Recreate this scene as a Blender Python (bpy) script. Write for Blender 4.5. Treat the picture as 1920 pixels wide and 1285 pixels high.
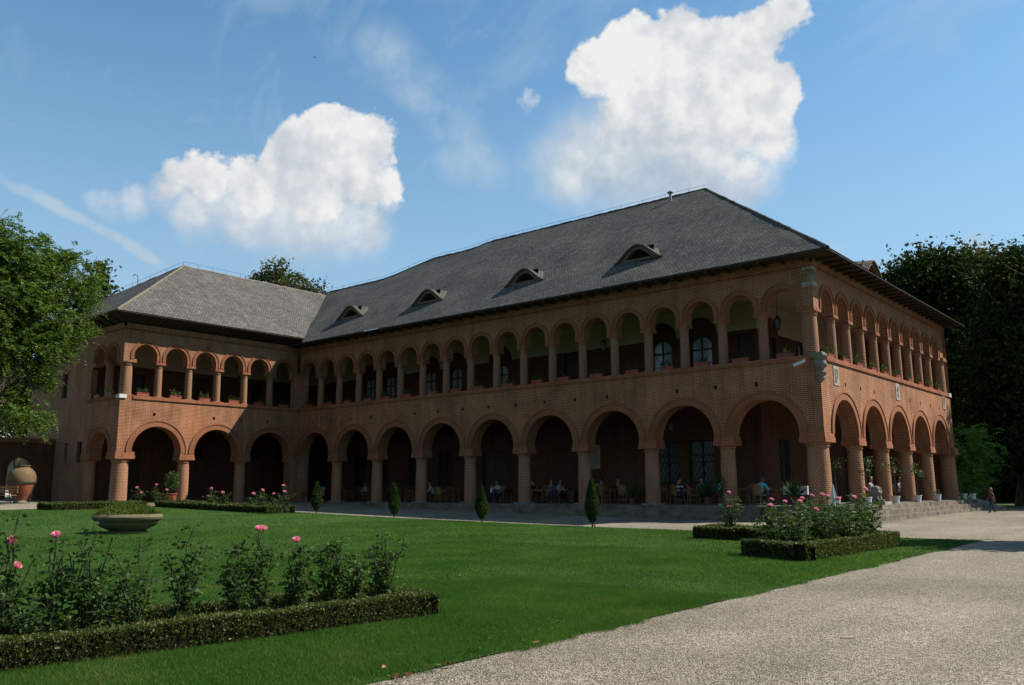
import bpy, bmesh, math, random
import numpy as np
from mathutils import Vector, Matrix
for _o in list(bpy.data.objects): bpy.data.objects.remove(_o)
S = bpy.context.scene
COL = S.collection
rnd = random.Random(7)
nprng = np.random.default_rng(11)
PI = math.pi

# ------------------------------------------------------------------ camera (calibrated from the photograph's vanishing lines)
CAM = np.array([12.971, -35.590, 1.650]); YAW, PITCH, ROLL, FPX = -0.69526, 0.16817, -0.00609, 1617.1
def _axes():
    cy, sy, cp, sp = math.cos(YAW), math.sin(YAW), math.cos(PITCH), math.sin(PITCH)
    f = np.array([sy*cp, cy*cp, sp]); r = np.array([cy, -sy, 0.0]); u = np.cross(r, f)
    cr, sr = math.cos(ROLL), math.sin(ROLL)
    return r*cr + u*sr, u*cr - r*sr, f
AR, AU, AF = _axes()
cam = bpy.data.cameras.new('camera'); camo = bpy.data.objects.new('camera', cam); COL.objects.link(camo)
cam.sensor_fit = 'HORIZONTAL'; cam.sensor_width = 36.0; cam.lens = 36.0*FPX/1920.0
cam.clip_start = 0.1; cam.clip_end = 3000
camo.matrix_world = Matrix(((AR[0], AU[0], -AF[0], CAM[0]), (AR[1], AU[1], -AF[1], CAM[1]), (AR[2], AU[2], -AF[2], CAM[2]), (0, 0, 0, 1)))
S.camera = camo
def ray(x, y): return AF + AR*(x - 960)/FPX + AU*(642.5 - y)/FPX
def onY(x, y, Y): d = ray(x, y); return CAM + (Y - CAM[1])/d[1]*d
def onX(x, y, X): d = ray(x, y); return CAM + (X - CAM[0])/d[0]*d
def ndir(x, y): d = ray(x, y); return d/np.linalg.norm(d)

# ------------------------------------------------------------------ light
SUN = np.array([0.667, 0.671, 1.0]); SUN /= np.linalg.norm(SUN)
SUN_EL = math.asin(SUN[2]); SUN_AZ = math.atan2(SUN[0], SUN[1])      # azimuth clockwise from +Y
SUN_STRENGTH = 5.0; SKY_STRENGTH = 0.074; EXPOSURE = 1.0
sl = bpy.data.lights.new('sun', 'SUN'); sl.energy = SUN_STRENGTH; sl.angle = math.radians(0.53); sl.color = (1.0, 0.93, 0.82)
so = bpy.data.objects.new('sun', sl); COL.objects.link(so)
so.rotation_euler = Vector(SUN).to_track_quat('Z', 'Y').to_euler()
so.location = (30, 30, 60)
S.view_settings.view_transform = 'Standard'; S.view_settings.look = 'None'
S.view_settings.exposure = EXPOSURE; S.view_settings.gamma = 1.0; S.view_settings.use_curve_mapping = False
S.render.engine = 'CYCLES'
S.render.resolution_x = 1024; S.render.resolution_y = 685

class NT:
    """small helper for node trees"""
    def __init__(s, tree): s.t = tree; s.n = tree.nodes; s.l = tree.links
    def new(s, typ, **kw):
        n = s.n.new(typ)
        for k, v in kw.items(): setattr(n, k, v)
        return n
    def link(s, a, b): s.l.new(a, b)
    def _set(s, sock, v):
        if isinstance(v, bpy.types.NodeSocket): s.l.new(v, sock)
        else: sock.default_value = v
    def math(s, op, a, b=0.0, c=None, clamp=False):
        n = s.n.new('ShaderNodeMath'); n.operation = op; n.use_clamp = clamp
        s._set(n.inputs[0], a); s._set(n.inputs[1], b)
        if c is not None: s._set(n.inputs[2], c)
        return n.outputs[0]
    def vmath(s, op, a, b=None, out=0):
        n = s.n.new('ShaderNodeVectorMath'); n.operation = op
        s._set(n.inputs[0], a)
        if b is not None:
            if op == 'SCALE': s._set(n.inputs[3], b)
            else: s._set(n.inputs[1], b)
        return n.outputs[out]
    def noise(s, vec, scale, detail=4.0, rough=0.55, out=0, dist=0.0):
        n = s.n.new('ShaderNodeTexNoise'); s._set(n.inputs['Vector'], vec)
        n.inputs['Scale'].default_value = scale; n.inputs['Detail'].default_value = detail
        n.inputs['Roughness'].default_value = rough; n.inputs['Distortion'].default_value = dist
        return n.outputs[out]
    def ramp(s, fac, stops, interp='LINEAR'):
        n = s.n.new('ShaderNodeValToRGB'); e = n.color_ramp; e.interpolation = interp
        while len(e.elements) < len(stops): e.elements.new(0.5)
        for el, (p, c) in zip(e.elements, stops):
            el.position = p; el.color = (c[0], c[1], c[2], 1) if not np.isscalar(c) else (c, c, c, 1)
        s._set(n.inputs[0], fac); return n.outputs[0]
    def mix(s, fac, a, b, blend='MIX'):
        n = s.n.new('ShaderNodeMix'); n.data_type = 'RGBA'; n.blend_type = blend
        s._set(n.inputs[0], fac)
        for i, v in ((6, a), (7, b)):
            if isinstance(v, bpy.types.NodeSocket): s.l.new(v, n.inputs[i])
            else: n.inputs[i].default_value = (v[0], v[1], v[2], 1)
        return n.outputs[2]
    def maprange(s, v, a, b, c, d, smooth=False):
        n = s.n.new('ShaderNodeMapRange')
        if smooth: n.interpolation_type = 'SMOOTHSTEP'
        s._set(n.inputs[0], v)
        for i, x in enumerate((a, b, c, d)): s._set(n.inputs[i+1], x)
        return n.outputs[0]

# ------------------------------------------------------------------ sky with fair-weather clouds, all by view direction
world = bpy.data.worlds.new('World'); S.world = world; world.use_nodes = True
def build_sky():
    w = NT(world.node_tree); w.n.clear()
    out = w.new('ShaderNodeOutputWorld'); bg = w.new('ShaderNodeBackground'); w.link(bg.outputs[0], out.inputs[0])
    bg.inputs[1].default_value = SKY_STRENGTH
    sky = w.new('ShaderNodeTexSky', sky_type='NISHITA'); sky.sun_disc = False
    sky.sun_elevation = SUN_EL; sky.sun_rotation = SUN_AZ
    sky.air_density = 1.0; sky.dust_density = 0.6; sky.ozone_density = 2.2; sky.altitude = 80
    tc = w.new('ShaderNodeTexCoord'); D = tc.outputs['Generated']
    # warped direction for billowing edges
    n1 = w.noise(D, 9.0, 4.0, 0.58, out=1); n1 = w.vmath('SUBTRACT', n1, (0.5, 0.5, 0.5))
    Dw = w.vmath('ADD', D, w.vmath('SCALE', n1, 0.05))
    tex = w.noise(D, 24.0, 4.0, 0.6)
    def field(blobs, vec, k):
        acc = None
        for (x, y, r) in blobs:
            c = ndir(x, y); rr = r/FPX*float(np.dot(c, AF))
            d = w.math('MULTIPLY', w.vmath('DISTANCE', vec, tuple(c), out=1), 1.0/rr)
            acc = d if acc is None else w.math('SMOOTH_MIN', acc, d, k)
        return acc
    cloudA = [(208,380,34),(255,368,46),(310,358,54),(390,358,62),(470,345,66),(550,300,70),(620,290,78),(685,275,58),(590,370,90),(680,350,66),(690,410,52),(695,455,32),(480,390,60)]
    cloudB = [(1120,130,52),(1190,90,66),(1260,110,90),(1340,130,90),(1420,70,60),(1470,25,34),(1420,180,82),(1440,270,62),(1340,230,110),(1240,220,110),(1390,330,72),(1300,330,90),(1180,270,90),(1005,190,24),(1450,386,20),(1560,462,20)]
    SOFT = [(390,425,95),(540,450,110),(1090,300,120),(1200,330,140),(1030,330,80),(860,310,60),(1340,360,110),(1820,460,50)]
    vo = w.new('ShaderNodeTexVoronoi'); vo.feature = 'F1'; vo.inputs['Scale'].default_value = 16.0; vo.inputs['Detail'].default_value = 3.0; vo.inputs['Roughness'].default_value = 0.55; vo.inputs['Lacunarity'].default_value = 2.3
    try: vo.normalize = True
    except Exception: pass
    w.link(w.vmath('ADD', D, w.vmath('SCALE', n1, 0.030)), vo.inputs['Vector'])
    fb = w.noise(D, 13.0, 6.0, 0.60)
    relief = w.math('ADD', w.math('MULTIPLY', w.math('SUBTRACT', 0.34, vo.outputs['Distance']), 1.5), w.math('MULTIPLY', w.math('SUBTRACT', fb, 0.5), 2.2))
    def sdist(blobs, vec, k):
        acc = None
        for (x, y, r) in blobs:
            c = ndir(x, y); rr = r/FPX*float(np.dot(c, AF)); d = w.math('SUBTRACT', w.vmath('DISTANCE', vec, tuple(c), out=1), rr)
            acc = d if acc is None else w.math('SMOOTH_MIN', acc, d, k)
        return acc
    def cumulus(blobs, base_px, top_px):
        f = sdist(blobs, D, 0.012); v = w.math('ADD', w.math('MULTIPLY', w.math('ADD', f, 0.0), -1/0.030), relief)
        # the mass is crisp at its sunlit upper right and dissolves towards its lower left foot
        c0, c1 = ndir(*base_px), ndir(*top_px); axv = (c1-c0); L2 = float(np.dot(axv, axv))
        t_ = w.math('DIVIDE', w.math('SUBTRACT', w.vmath('DOT_PRODUCT', D, tuple(axv), out=1), float(np.dot(c0, axv))), L2, clamp=True)
        wid = w.maprange(t_, 0.0, 1.0, 1.9, 0.20); d = w.math('DIVIDE', w.math('ADD', v, 0.02), wid, clamp=True)
        d = w.math('MULTIPLY', d, w.maprange(t_, 0.0, 0.7, 0.72, 1.0)); return f, d, t_
    fa, dA, tA = cumulus(cloudA, (540, 490), (555, 345)); fb_, dB, tB = cumulus(cloudB, (1170, 380), (1215, 170))
    nearA = w.math('LESS_THAN', fa, fb_)
    tt = w.math('ADD', w.math('MULTIPLY', nearA, tA), w.math('MULTIPLY', w.math('SUBTRACT', 1.0, nearA), tB))
    body = [(1240,200,130),(1180,290,125),(1290,310,130),(1100,300,95),(1390,330,75),(570,395,95),(640,410,85),(460,400,80),(685,440,48),(360,395,60)]
    soft = w.math('MULTIPLY', w.maprange(field(body, Dw, 0.4), 0.30, 1.22, 0.90, 0.0, True), w.maprange(fb, 0.30, 0.66, 0.72, 1.0))
    dens = w.math('MAXIMUM', w.math('MAXIMUM', dA, dB), soft)
    # generic cumulus elsewhere: only well outside the view of the two clouds above (noise cover, same look)
    fwd = w.vmath('DOT_PRODUCT', D, tuple(AF), out=1)
    away = w.maprange(fwd, 0.55, 0.80, 1.0, 0.0, True)
    gen = w.noise(Dw, 3.1, 2.0, 0.5)
    gen = w.math('MULTIPLY', w.maprange(gen, 0.60, 0.68, 0.0, 1.0, True), away)
    dens = w.math('MAXIMUM', dens, gen)
    # soft veil below the cumulus and thin cirrus
    Ds = Dw
    fS = field(SOFT, Ds, 0.4)
    veil = w.math('MULTIPLY', w.maprange(fS, 0.20, 1.40, 0.90, 0.0, True), w.maprange(tex, 0.3, 0.7, 0.45, 1.0))
    # streaks: contrail-like bands along two great circles
    texm = w.maprange(tex, 0.3, 0.68, 0.25, 1.0)
    def band(p, q, wid, amt, soft=1.0):
        a, b = ndir(*p), ndir(*q); n = np.cross(a, b); n /= np.linalg.norm(n)
        mid = (a + b)/2; mid /= np.linalg.norm(mid)
        dd = w.math('ABSOLUTE', w.vmath('DOT_PRODUCT', w.vmath('ADD', D, w.vmath('SCALE', n1, 0.016)), tuple(n), out=1))
        e = w.maprange(dd, 0.0, wid, 1.0, 0.0, True)
        half = float(np.linalg.norm(a - b))/2
        lim = w.maprange(w.vmath('DISTANCE', D, tuple(mid), out=1), half*0.75, half*1.25, 1.0, 0.0, True)
        return w.math('MULTIPLY', w.math('MULTIPLY', w.math('MULTIPLY', e, lim), texm), amt)
    veil = w.math('MAXIMUM', veil, band((-150, 255), (330, 512), 0.014, 1.3))
    veil = w.math('MAXIMUM', veil, band((-60, 190), (240, 345), 0.0030, 0.40))
    veil = w.math('MAXIMUM', veil, band((690, 60), (950, 360), 0.050, 0.80))
    st = w.new('ShaderNodeMapping'); w.link(D, st.inputs[0]); st.inputs['Rotation'].default_value = (0.35, 0.2, 0.9); st.inputs['Scale'].default_value = (2.0, 9.0, 6.0)
    cir = w.maprange(w.noise(st.outputs[0], 1.6, 5.0, 0.6, dist=0.5), 0.40, 0.74, 0.0, 0.38, True)
    sep = w.new('ShaderNodeSeparateXYZ'); w.link(D, sep.inputs[0])
    veil = w.math('MAXIMUM', veil, cir)
    hazeh = w.maprange(sep.outputs[2], 0.0, 0.58, 0.70, 0.0, True)
    veil = w.math('MAXIMUM', veil, hazeh)
    # cloud shading: billows lit from the sun's side, greyer towards the foot
    vo2 = w.new('ShaderNodeTexVoronoi'); vo2.feature = 'F1'; vo2.inputs['Scale'].default_value = 16.0; vo2.inputs['Detail'].default_value = 3.0; vo2.inputs['Roughness'].default_value = 0.55; vo2.normalize = True; vo2.inputs['Lacunarity'].default_value = 2.3
    w.link(w.vmath('ADD', w.vmath('ADD', D, w.vmath('SCALE', n1, 0.030)), tuple(SUN*0.012)), vo2.inputs['Vector'])
    rel = w.math('SUBTRACT', vo2.outputs['Distance'], vo.outputs['Distance'])
    rel2 = w.math('SUBTRACT', fb, w.noise(w.vmath('ADD', D, tuple(SUN*0.03)), 13.0, 3.0, 0.60))
    lit = w.math('ADD', w.math('MULTIPLY', rel, 1.1), w.math('MULTIPLY', rel2, 1.5))
    core = w.maprange(tt, 0.0, 0.9, -0.30, 0.06)
    lit = w.math('ADD', w.math('ADD', lit, core), 0.66, clamp=True)
    cc = w.ramp(lit, [(0.12, (0.50, 0.58, 0.67)), (0.5, (0.70, 0.75, 0.81)), (0.9, (0.99, 0.99, 0.98))])
    cloud = w.vmath('SCALE', cc, 1.0/SKY_STRENGTH*CLOUD_GAIN)
    veilc = w.vmath('SCALE', (0.50, 0.66, 0.80), 1.0/SKY_STRENGTH*CLOUD_GAIN)
    base = w.vmath('MULTIPLY', sky.outputs[0], SKY_TINT)
    col = w.mix(veil, base, veilc); col = w.mix(dens, col, cloud)
    w.link(col, bg.inputs[0])
world.cycles.sampling_method = 'MANUAL'; world.cycles.sample_map_resolution = 256
CLOUD_GAIN = 0.44; SKY_TINT = (0.74, 1.08, 1.12)
build_sky()

# ------------------------------------------------------------------ mesh helpers
class MB:
    def __init__(s): s.v = []; s.f = []; s.uv = []; s.m = []
    def quad(s, pts, uvs=None, mat=0):
        b = len(s.v); s.v.extend([tuple(map(float, p)) for p in pts]); s.f.append(tuple(range(b, b+len(pts))))
        if uvs is None:
            a, bb, c = (np.array(pts[i], float) for i in (0, 1, 2)); n = np.abs(np.cross(bb-a, c-a))
            k = int(n.argmax()); ij = [(1, 2), (0, 2), (0, 1)][k]
            uvs = [(p[ij[0]], p[ij[1]]) for p in pts]
        s.uv.extend(uvs); s.m.append(mat)
    def box(s, x0, x1, y0, y1, z0, z1, mat=0):
        c = [(x0,y0,z0),(x1,y0,z0),(x1,y1,z0),(x0,y1,z0),(x0,y0,z1),(x1,y0,z1),(x1,y1,z1),(x0,y1,z1)]
        for f in ((0,1,5,4),(1,2,6,5),(2,3,7,6),(3,0,4,7),(4,5,6,7),(3,2,1,0)): s.quad([c[i] for i in f], None, mat)
    def tbox(s, x0, x1, y0, y1, z0, z1, t=0.0, mat=0):
        """box whose top is inset by t"""
        c = [(x0,y0,z0),(x1,y0,z0),(x1,y1,z0),(x0,y1,z0),(x0+t,y0+t,z1),(x1-t,y0+t,z1),(x1-t,y1-t,z1),(x0+t,y1-t,z1)]
        for f in ((0,1,5,4),(1,2,6,5),(2,3,7,6),(3,0,4,7),(4,5,6,7),(3,2,1,0)): s.quad([c[i] for i in f], None, mat)
    def lathe(s, prof, n=20, cx=0.0, cy=0.0, mat=0, squash=1.0, a0=0.0, a1=2*PI):
        """prof: (r, z) from bottom to top"""
        for i in range(len(prof)-1):
            (r0, z0), (r1, z1) = prof[i], prof[i+1]
            for j in range(n):
                t0, t1 = a0+(a1-a0)*j/n, a0+(a1-a0)*(j+1)/n
                p = [(cx+r0*math.cos(t0), cy+r0*squash*math.sin(t0), z0), (cx+r0*math.cos(t1), cy+r0*squash*math.sin(t1), z0),
                     (cx+r1*math.cos(t1), cy+r1*squash*math.sin(t1), z1), (cx+r1*math.cos(t0), cy+r1*squash*math.sin(t0), z1)]
                rr = max(r0, r1, 0.05)
                if abs(z1-z0) > 0.3*abs(r1-r0): uv = [(t0*rr, z0), (t1*rr, z0), (t1*rr, z1), (t0*rr, z1)]
                else: uv = [(q[0], q[1]) for q in p]
                s.quad(p, uv, mat)
    def tube(s, pts, rad, n=6, mat=0, cap=True):
        pts = [np.array(p, float) for p in pts]; rads = rad if isinstance(rad, (list, tuple)) else [rad]*len(pts)
        rings = []; L = 0.0; up = np.array([0.0, 0.0, 1.0])
        for i, p in enumerate(pts):
            d = pts[min(i+1, len(pts)-1)] - pts[max(i-1, 0)]; d /= (np.linalg.norm(d) + 1e-9)
            a = np.cross(d, up if abs(d[2]) < 0.92 else np.array([1.0, 0, 0])); a /= (np.linalg.norm(a) + 1e-9); b = np.cross(d, a)
            if i: L += float(np.linalg.norm(p - pts[i-1]))
            rings.append(([p + rads[i]*(a*math.cos(2*PI*k/n) + b*math.sin(2*PI*k/n)) for k in range(n)], L))
        for (r0, l0), (r1, l1) in zip(rings[:-1], rings[1:]):
            for k in range(n):
                k2 = (k+1) % n; s.quad([r0[k], r0[k2], r1[k2], r1[k]], [(k/n*.3, l0), ((k+1)/n*.3, l0), ((k+1)/n*.3, l1), (k/n*.3, l1)], mat)
        if cap:
            s.quad(rings[0][0][::-1], [(0, 0)]*n, mat); s.quad(rings[-1][0], [(0, 0)]*n, mat)
    def raw(s, V, F, mat=0):
        b = len(s.v); s.v.extend([tuple(map(float, p)) for p in V])
        for f in F: s.f.append(tuple(b+i for i in f)); s.uv.extend([(V[i][0], V[i][1]) for i in f]); s.m.append(mat)
    def mesh(s, name, mats, smooth=False):
        me = bpy.data.meshes.new(name); me.from_pydata(s.v, [], s.f)
        uvl = me.uv_layers.new(name='UVMap'); uvl.data.foreach_set('uv', np.array(s.uv, 'f').ravel())
        for m in (mats if isinstance(mats, (list, tuple)) else [mats]): me.materials.append(m)
        me.polygons.foreach_set('material_index', s.m)
        if smooth:
            bm = bmesh.new(); bm.from_mesh(me); bmesh.ops.remove_doubles(bm, verts=bm.verts, dist=1e-4)
            for f in bm.faces: f.smooth = True
            for e in bm.edges:
                if len(e.link_faces) == 2 and e.calc_face_angle(0) > 0.7: e.smooth = False
            bm.to_mesh(me); bm.free()
        me.update(); return me
    def build(s, name, mats, parent=None, smooth=False, mw=None):
        return link(name, s.mesh(name, mats, smooth), parent, mw)
def link(name, me, parent=None, mw=None):
    o = bpy.data.objects.new(name, me); COL.objects.link(o)
    if parent is not None: o.parent = parent
    if mw is not None: o.matrix_local = mw
    return o
def npmesh(name, V, F, mats, matidx=None, UV=None, smooth=False):
    """fast mesh from arrays; F is (n,3) or (n,4)"""
    me = bpy.data.meshes.new(name); nv, nf, k = len(V), len(F), F.shape[1]
    me.vertices.add(nv); me.vertices.foreach_set('co', np.ascontiguousarray(V, 'f').ravel())
    me.loops.add(nf*k); me.loops.foreach_set('vertex_index', np.ascontiguousarray(F, 'i').ravel())
    me.polygons.add(nf); me.polygons.foreach_set('loop_start', np.arange(0, nf*k, k, dtype='i'))
    try: me.polygons.foreach_set('loop_total', np.full(nf, k, 'i'))
    except Exception: pass
    for m in (mats if isinstance(mats, (list, tuple)) else [mats]): me.materials.append(m)
    if matidx is not None: me.polygons.foreach_set('material_index', np.ascontiguousarray(matidx, 'i'))
    if UV is not None: me.uv_layers.new(name='UVMap').data.foreach_set('uv', np.ascontiguousarray(UV, 'f').ravel())
    me.update(calc_edges=True); me.validate()
    if smooth: me.polygons.foreach_set('use_smooth', np.ones(nf, bool))
    return me
def empty(name, loc=(0, 0, 0), rz=0.0):
    o = bpy.data.objects.new(name, None); COL.objects.link(o); o.location = loc; o.rotation_euler = (0, 0, rz); o.empty_display_size = 0.2; return o
def tag(o, label, cat, group=None):
    o['label'] = label; o['category'] = cat
    if group: o['group'] = group
    return o
def kind(o, k): o['kind'] = k; return o
def FR(x, y, rz=0.0, z=0.0): return Matrix.Translation((x, y, z)) @ Matrix.Rotation(rz, 4, 'Z')
ORD = ['first','second','third','fourth','fifth','sixth','seventh','eighth','ninth','tenth','eleventh','twelfth','thirteenth','fourteenth','fifteenth','sixteenth','seventeenth','eighteenth']

# ------------------------------------------------------------------ terrain height
def gz(x, y):
    t = np.clip(-(np.asarray(x, float)+7)/6.0, -30, 7.5)
    sx = np.clip((-33.5-np.asarray(x, float))/4.0, 0, 1); sy = np.clip((-12.6-np.asarray(y, float))/2.5, 0, 1)
    return .2+.024*6*np.log1p(np.exp(t))+.004*(np.clip(y, -60, 12)+1.5)+.2*sx*sx*(3-2*sx)*sy*sy*(3-2*sy)
def gzf(x, y): return float(gz(x, y))
def onG(x, y, dz=0.0):
    d = ray(x, y); lo, hi = 1.0, 400.0
    for _ in range(50):
        m = (lo+hi)/2; p = CAM+m*d
        if p[2]-gzf(p[0], p[1])-dz > 0: lo = m
        else: hi = m
    return CAM+lo*d

# ------------------------------------------------------------------ materials
def material(name, fn, rough=0.85, spec=0.3):
    m = bpy.data.materials.new(name); m.use_nodes = True; t = NT(m.node_tree)
    b = m.node_tree.nodes['Principled BSDF']; b.inputs['Roughness'].default_value = rough; b.inputs['Specular IOR Level'].default_value = spec
    fn(t, b); return m
KA = 0.58
def plain(name, col, rough=0.7, spec=0.3, var=0.15, scale=8.0, metal=0.0, bump=0.0):
    col = tuple(c*KA for c in col)
    def fn(t, b):
        g = t.new('ShaderNodeTexCoord'); n = t.noise(g.outputs['Object'], scale, 5.0, 0.6)
        lo = tuple(c*(1-var) for c in col); hi = tuple(min(1, c*(1+var)) for c in col)
        t.link(t.ramp(n, [(0.3, lo), (0.7, hi)]), b.inputs['Base Color']); b.inputs['Metallic'].default_value = metal
        if bump:
            bp = t.new('ShaderNodeBump'); bp.inputs['Strength'].default_value = bump; bp.inputs['Distance'].default_value = 0.02
            t.link(n, bp.inputs['Height']); t.link(bp.outputs[0], b.inputs['Normal'])
    return material(name, fn, rough, spec)
def brick_mat(name, c1, c2, mortar, bw=0.32, rh=0.082, ms=0.016, stain=0.45, patch=None, bump=0.5):
    def fn(t, b):
        uv = t.new('ShaderNodeUVMap'); U = uv.outputs[0]
        jig = t.vmath('SCALE', t.vmath('SUBTRACT', t.noise(U, 2.3, 3.0, 0.6, out=1), (0.5, 0.5, 0.5)), 0.030)
        UU = t.vmath('ADD', U, jig)
        br = t.new('ShaderNodeTexBrick'); br.offset = 0.5; t.link(UU, br.inputs['Vector'])
        br.inputs['Scale'].default_value = 1.0; br.inputs['Brick Width'].default_value = bw; br.inputs['Row Height'].default_value = rh
        br.inputs['Mortar Size'].default_value = ms; br.inputs['Mortar Smooth'].default_value = 0.25; br.inputs['Bias'].default_value = -0.1
        br.inputs['Color1'].default_value = (*c1, 1); br.inputs['Color2'].default_value = (*c2, 1); br.inputs['Mortar'].default_value = (*mortar, 1)
        big = t.noise(U, 0.55, 6.0, 0.65); fine = t.noise(U, 9.0, 4.0, 0.6)
        col = t.mix(t.maprange(fine, 0.25, 0.75, 0.0, 0.30), br.outputs['Color'], t.mix(0.5, c1, mortar))
        col = t.mix(1.0, col, t.ramp(big, [(0.28, 1.0-stain), (0.5, 0.95), (0.72, 1.12)]), 'MULTIPLY')
        stt = t.new('ShaderNodeMapping'); t.link(U, stt.inputs[0]); stt.inputs['Scale'].default_value = (2.6, 0.28, 1)
        col = t.mix(1.0, col, t.ramp(t.noise(stt.outputs[0], 1.0, 5.0, 0.65), [(0.3, 0.68), (0.55, 1.0), (0.8, 1.14)]), 'MULTIPLY')
        if patch: col = t.mix(t.maprange(t.noise(U, 0.33, 5.0, 0.6), 0.50, 0.66, 0.0, 0.7, True), col, t.mix(1.0, col, patch, 'MULTIPLY'))
        t.link(col, b.inputs['Base Color'])
        bp = t.new('ShaderNodeBump'); bp.inputs['Strength'].default_value = bump; bp.inputs['Distance'].default_value = 0.02
        h = t.math('ADD', t.math('MULTIPLY', br.outputs['Fac'], -1.0), t.math('MULTIPLY', fine, 0.6))
        t.link(h, bp.inputs['Height']); t.link(bp.outputs[0], b.inputs['Normal'])
    return material(name, fn, 0.9, 0.15)
M = {}
M['brick'] = brick_mat('brick_wall', (0.202, 0.066, 0.031), (0.135, 0.045, 0.023), (0.315, 0.190, 0.111), patch=(1.18, 1.06, 0.9))
M['brick_tan'] = brick_mat('brick_upper_wall', (0.197, 0.071, 0.036), (0.140, 0.051, 0.027), (0.328, 0.203, 0.122), stain=0.30)
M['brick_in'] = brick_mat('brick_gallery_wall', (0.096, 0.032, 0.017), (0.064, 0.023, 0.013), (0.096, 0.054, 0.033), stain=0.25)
M['brick_col'] = brick_mat('brick_column', (0.192, 0.062, 0.030), (0.144, 0.047, 0.024), (0.320, 0.194, 0.115), bw=0.2, ms=0.022, stain=0.25)
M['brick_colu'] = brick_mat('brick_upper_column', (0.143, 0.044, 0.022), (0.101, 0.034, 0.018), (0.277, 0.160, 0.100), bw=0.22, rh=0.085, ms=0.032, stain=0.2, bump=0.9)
M['ring'] = brick_mat('brick_arch_ring', (0.213, 0.069, 0.033), (0.147, 0.049, 0.024), (0.263, 0.144, 0.078), bw=0.42, rh=0.085, ms=0.012)
M['cap'] = brick_mat('brick_capital', (0.217, 0.071, 0.035), (0.161, 0.053, 0.026), (0.254, 0.136, 0.074), rh=0.10, ms=0.012)
def _plaster(t, b):
    g = t.new('ShaderNodeTexCoord'); n = t.noise(g.outputs['Object'], 0.9, 6.0, 0.65); n2 = t.noise(g.outputs['Object'], 14.0, 3.0, 0.5)
    c = t.ramp(n, [(0.3, (0.29, 0.235, 0.195)), (0.6, (0.36, 0.295, 0.245)), (0.75, (0.32, 0.26, 0.22))])
    t.link(t.mix(0.15, c, n2, 'MULTIPLY'), b.inputs['Base Color'])
M['plaster'] = material('cream_plaster', _plaster)
def _tile(t, b):
    uv = t.new('ShaderNodeUVMap'); U = uv.outputs[0]
    jig = t.vmath('SCALE', t.vmath('SUBTRACT', t.noise(U, 1.3, 3.0, 0.6, out=1), (0.5, 0.5, 0.5)), 0.10)
    UU = t.vmath('ADD', U, jig)
    br = t.new('ShaderNodeTexBrick'); br.offset = 0.5; t.link(UU, br.inputs['Vector'])
    for k, v in (('Scale', 1.0), ('Brick Width', 0.19), ('Row Height', 0.15), ('Mortar Size', 0.017), ('Mortar Smooth', 0.5), ('Bias', 0.0)): br.inputs[k].default_value = v
    br.inputs['Color1'].default_value = (0.138, 0.132, 0.120, 1); br.inputs['Color2'].default_value = (0.082, 0.080, 0.076, 1); br.inputs['Mortar'].default_value = (0.028, 0.028, 0.027, 1)
    big = t.noise(U, 0.45, 7.0, 0.68); mid = t.noise(U, 2.2, 5.0, 0.65); fine = t.noise(U, 11.0, 3.0, 0.6)
    col = t.mix(1.0, br.outputs['Color'], t.ramp(big, [(0.28, 0.62), (0.5, 0.84), (0.75, 1.06)]), 'MULTIPLY')
    col = t.mix(1.0, col, t.ramp(mid, [(0.25, 0.80), (0.55, 0.97), (0.8, 1.14)]), 'MULTIPLY')
    lich = t.maprange(t.math('MULTIPLY', mid, fine), 0.30, 0.40, 0.0, 0.55, True)
    col = t.mix(lich, col, (0.208, 0.200, 0.172))
    moss = t.maprange(t.noise(U, 0.8, 6.0, 0.7), 0.58, 0.72, 0.0, 0.35, True)
    col = t.mix(moss, col, (0.088, 0.081, 0.052))
    t.link(col, b.inputs['Base Color'])
    sep = t.new('ShaderNodeSeparateXYZ'); t.link(UU, sep.inputs[0])
    saw = t.math('FRACT', t.math('MULTIPLY', sep.outputs[1], 1/0.15))
    h = t.math('ADD', t.math('MULTIPLY', saw, 0.60), t.math('MULTIPLY', br.outputs['Fac'], -0.5))
    h = t.math('ADD', h, t.math('MULTIPLY', fine, 0.5))
    bp = t.new('ShaderNodeBump'); bp.inputs['Strength'].default_value = 0.75; bp.inputs['Distance'].default_value = 0.05
    t.link(h, bp.inputs['Height']); t.link(bp.outputs[0], b.inputs['Normal'])
M['tile'] = material('weathered_roof_tile', _tile, 0.95, 0.1)
M['mortar_cap'] = plain('ridge_mortar', (0.20, 0.165, 0.105), var=0.35, scale=5, bump=0.5)
M['wood_dark'] = plain('dark_eave_timber', (0.055, 0.036, 0.024), var=0.3, scale=6, bump=0.3)
M['wood_frame'] = plain('brown_window_timber', (0.045, 0.028, 0.018), 0.55, var=0.25)
M['iron'] = plain('black_iron', (0.02, 0.02, 0.022), 0.5, 0.5)
M['zinc'] = plain('grey_metal_flashing', (0.30, 0.31, 0.32), 0.45, 0.5, metal=0.6)
def _glass(c, r=0.06):
    def fn(t, b): b.inputs['Base Color'].default_value = (*c, 1); b.inputs['Roughness'].default_value = r; b.inputs['Specular IOR Level'].default_value = 0.45
    return fn
M['glass_dark'] = material('dark_window_glass', _glass((0.006, 0.007, 0.008), 0.30))
M['glass_curtain'] = material('window_glass_over_white_curtain', _glass((0.20, 0.235, 0.29), 0.12))
M['stone'] = plain('pale_limestone', (0.40, 0.37, 0.31), 0.85, 0.2, 0.3, 4.0, bump=0.4)
M['stone_grey'] = plain('weathered_grey_stone', (0.24, 0.22, 0.185), 0.9, 0.2, 0.4, 3.0, bump=0.6)
M['white_stone'] = plain('white_marble_block', (0.68, 0.66, 0.60), 0.7, 0.3, 0.1, 4.0)
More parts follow.
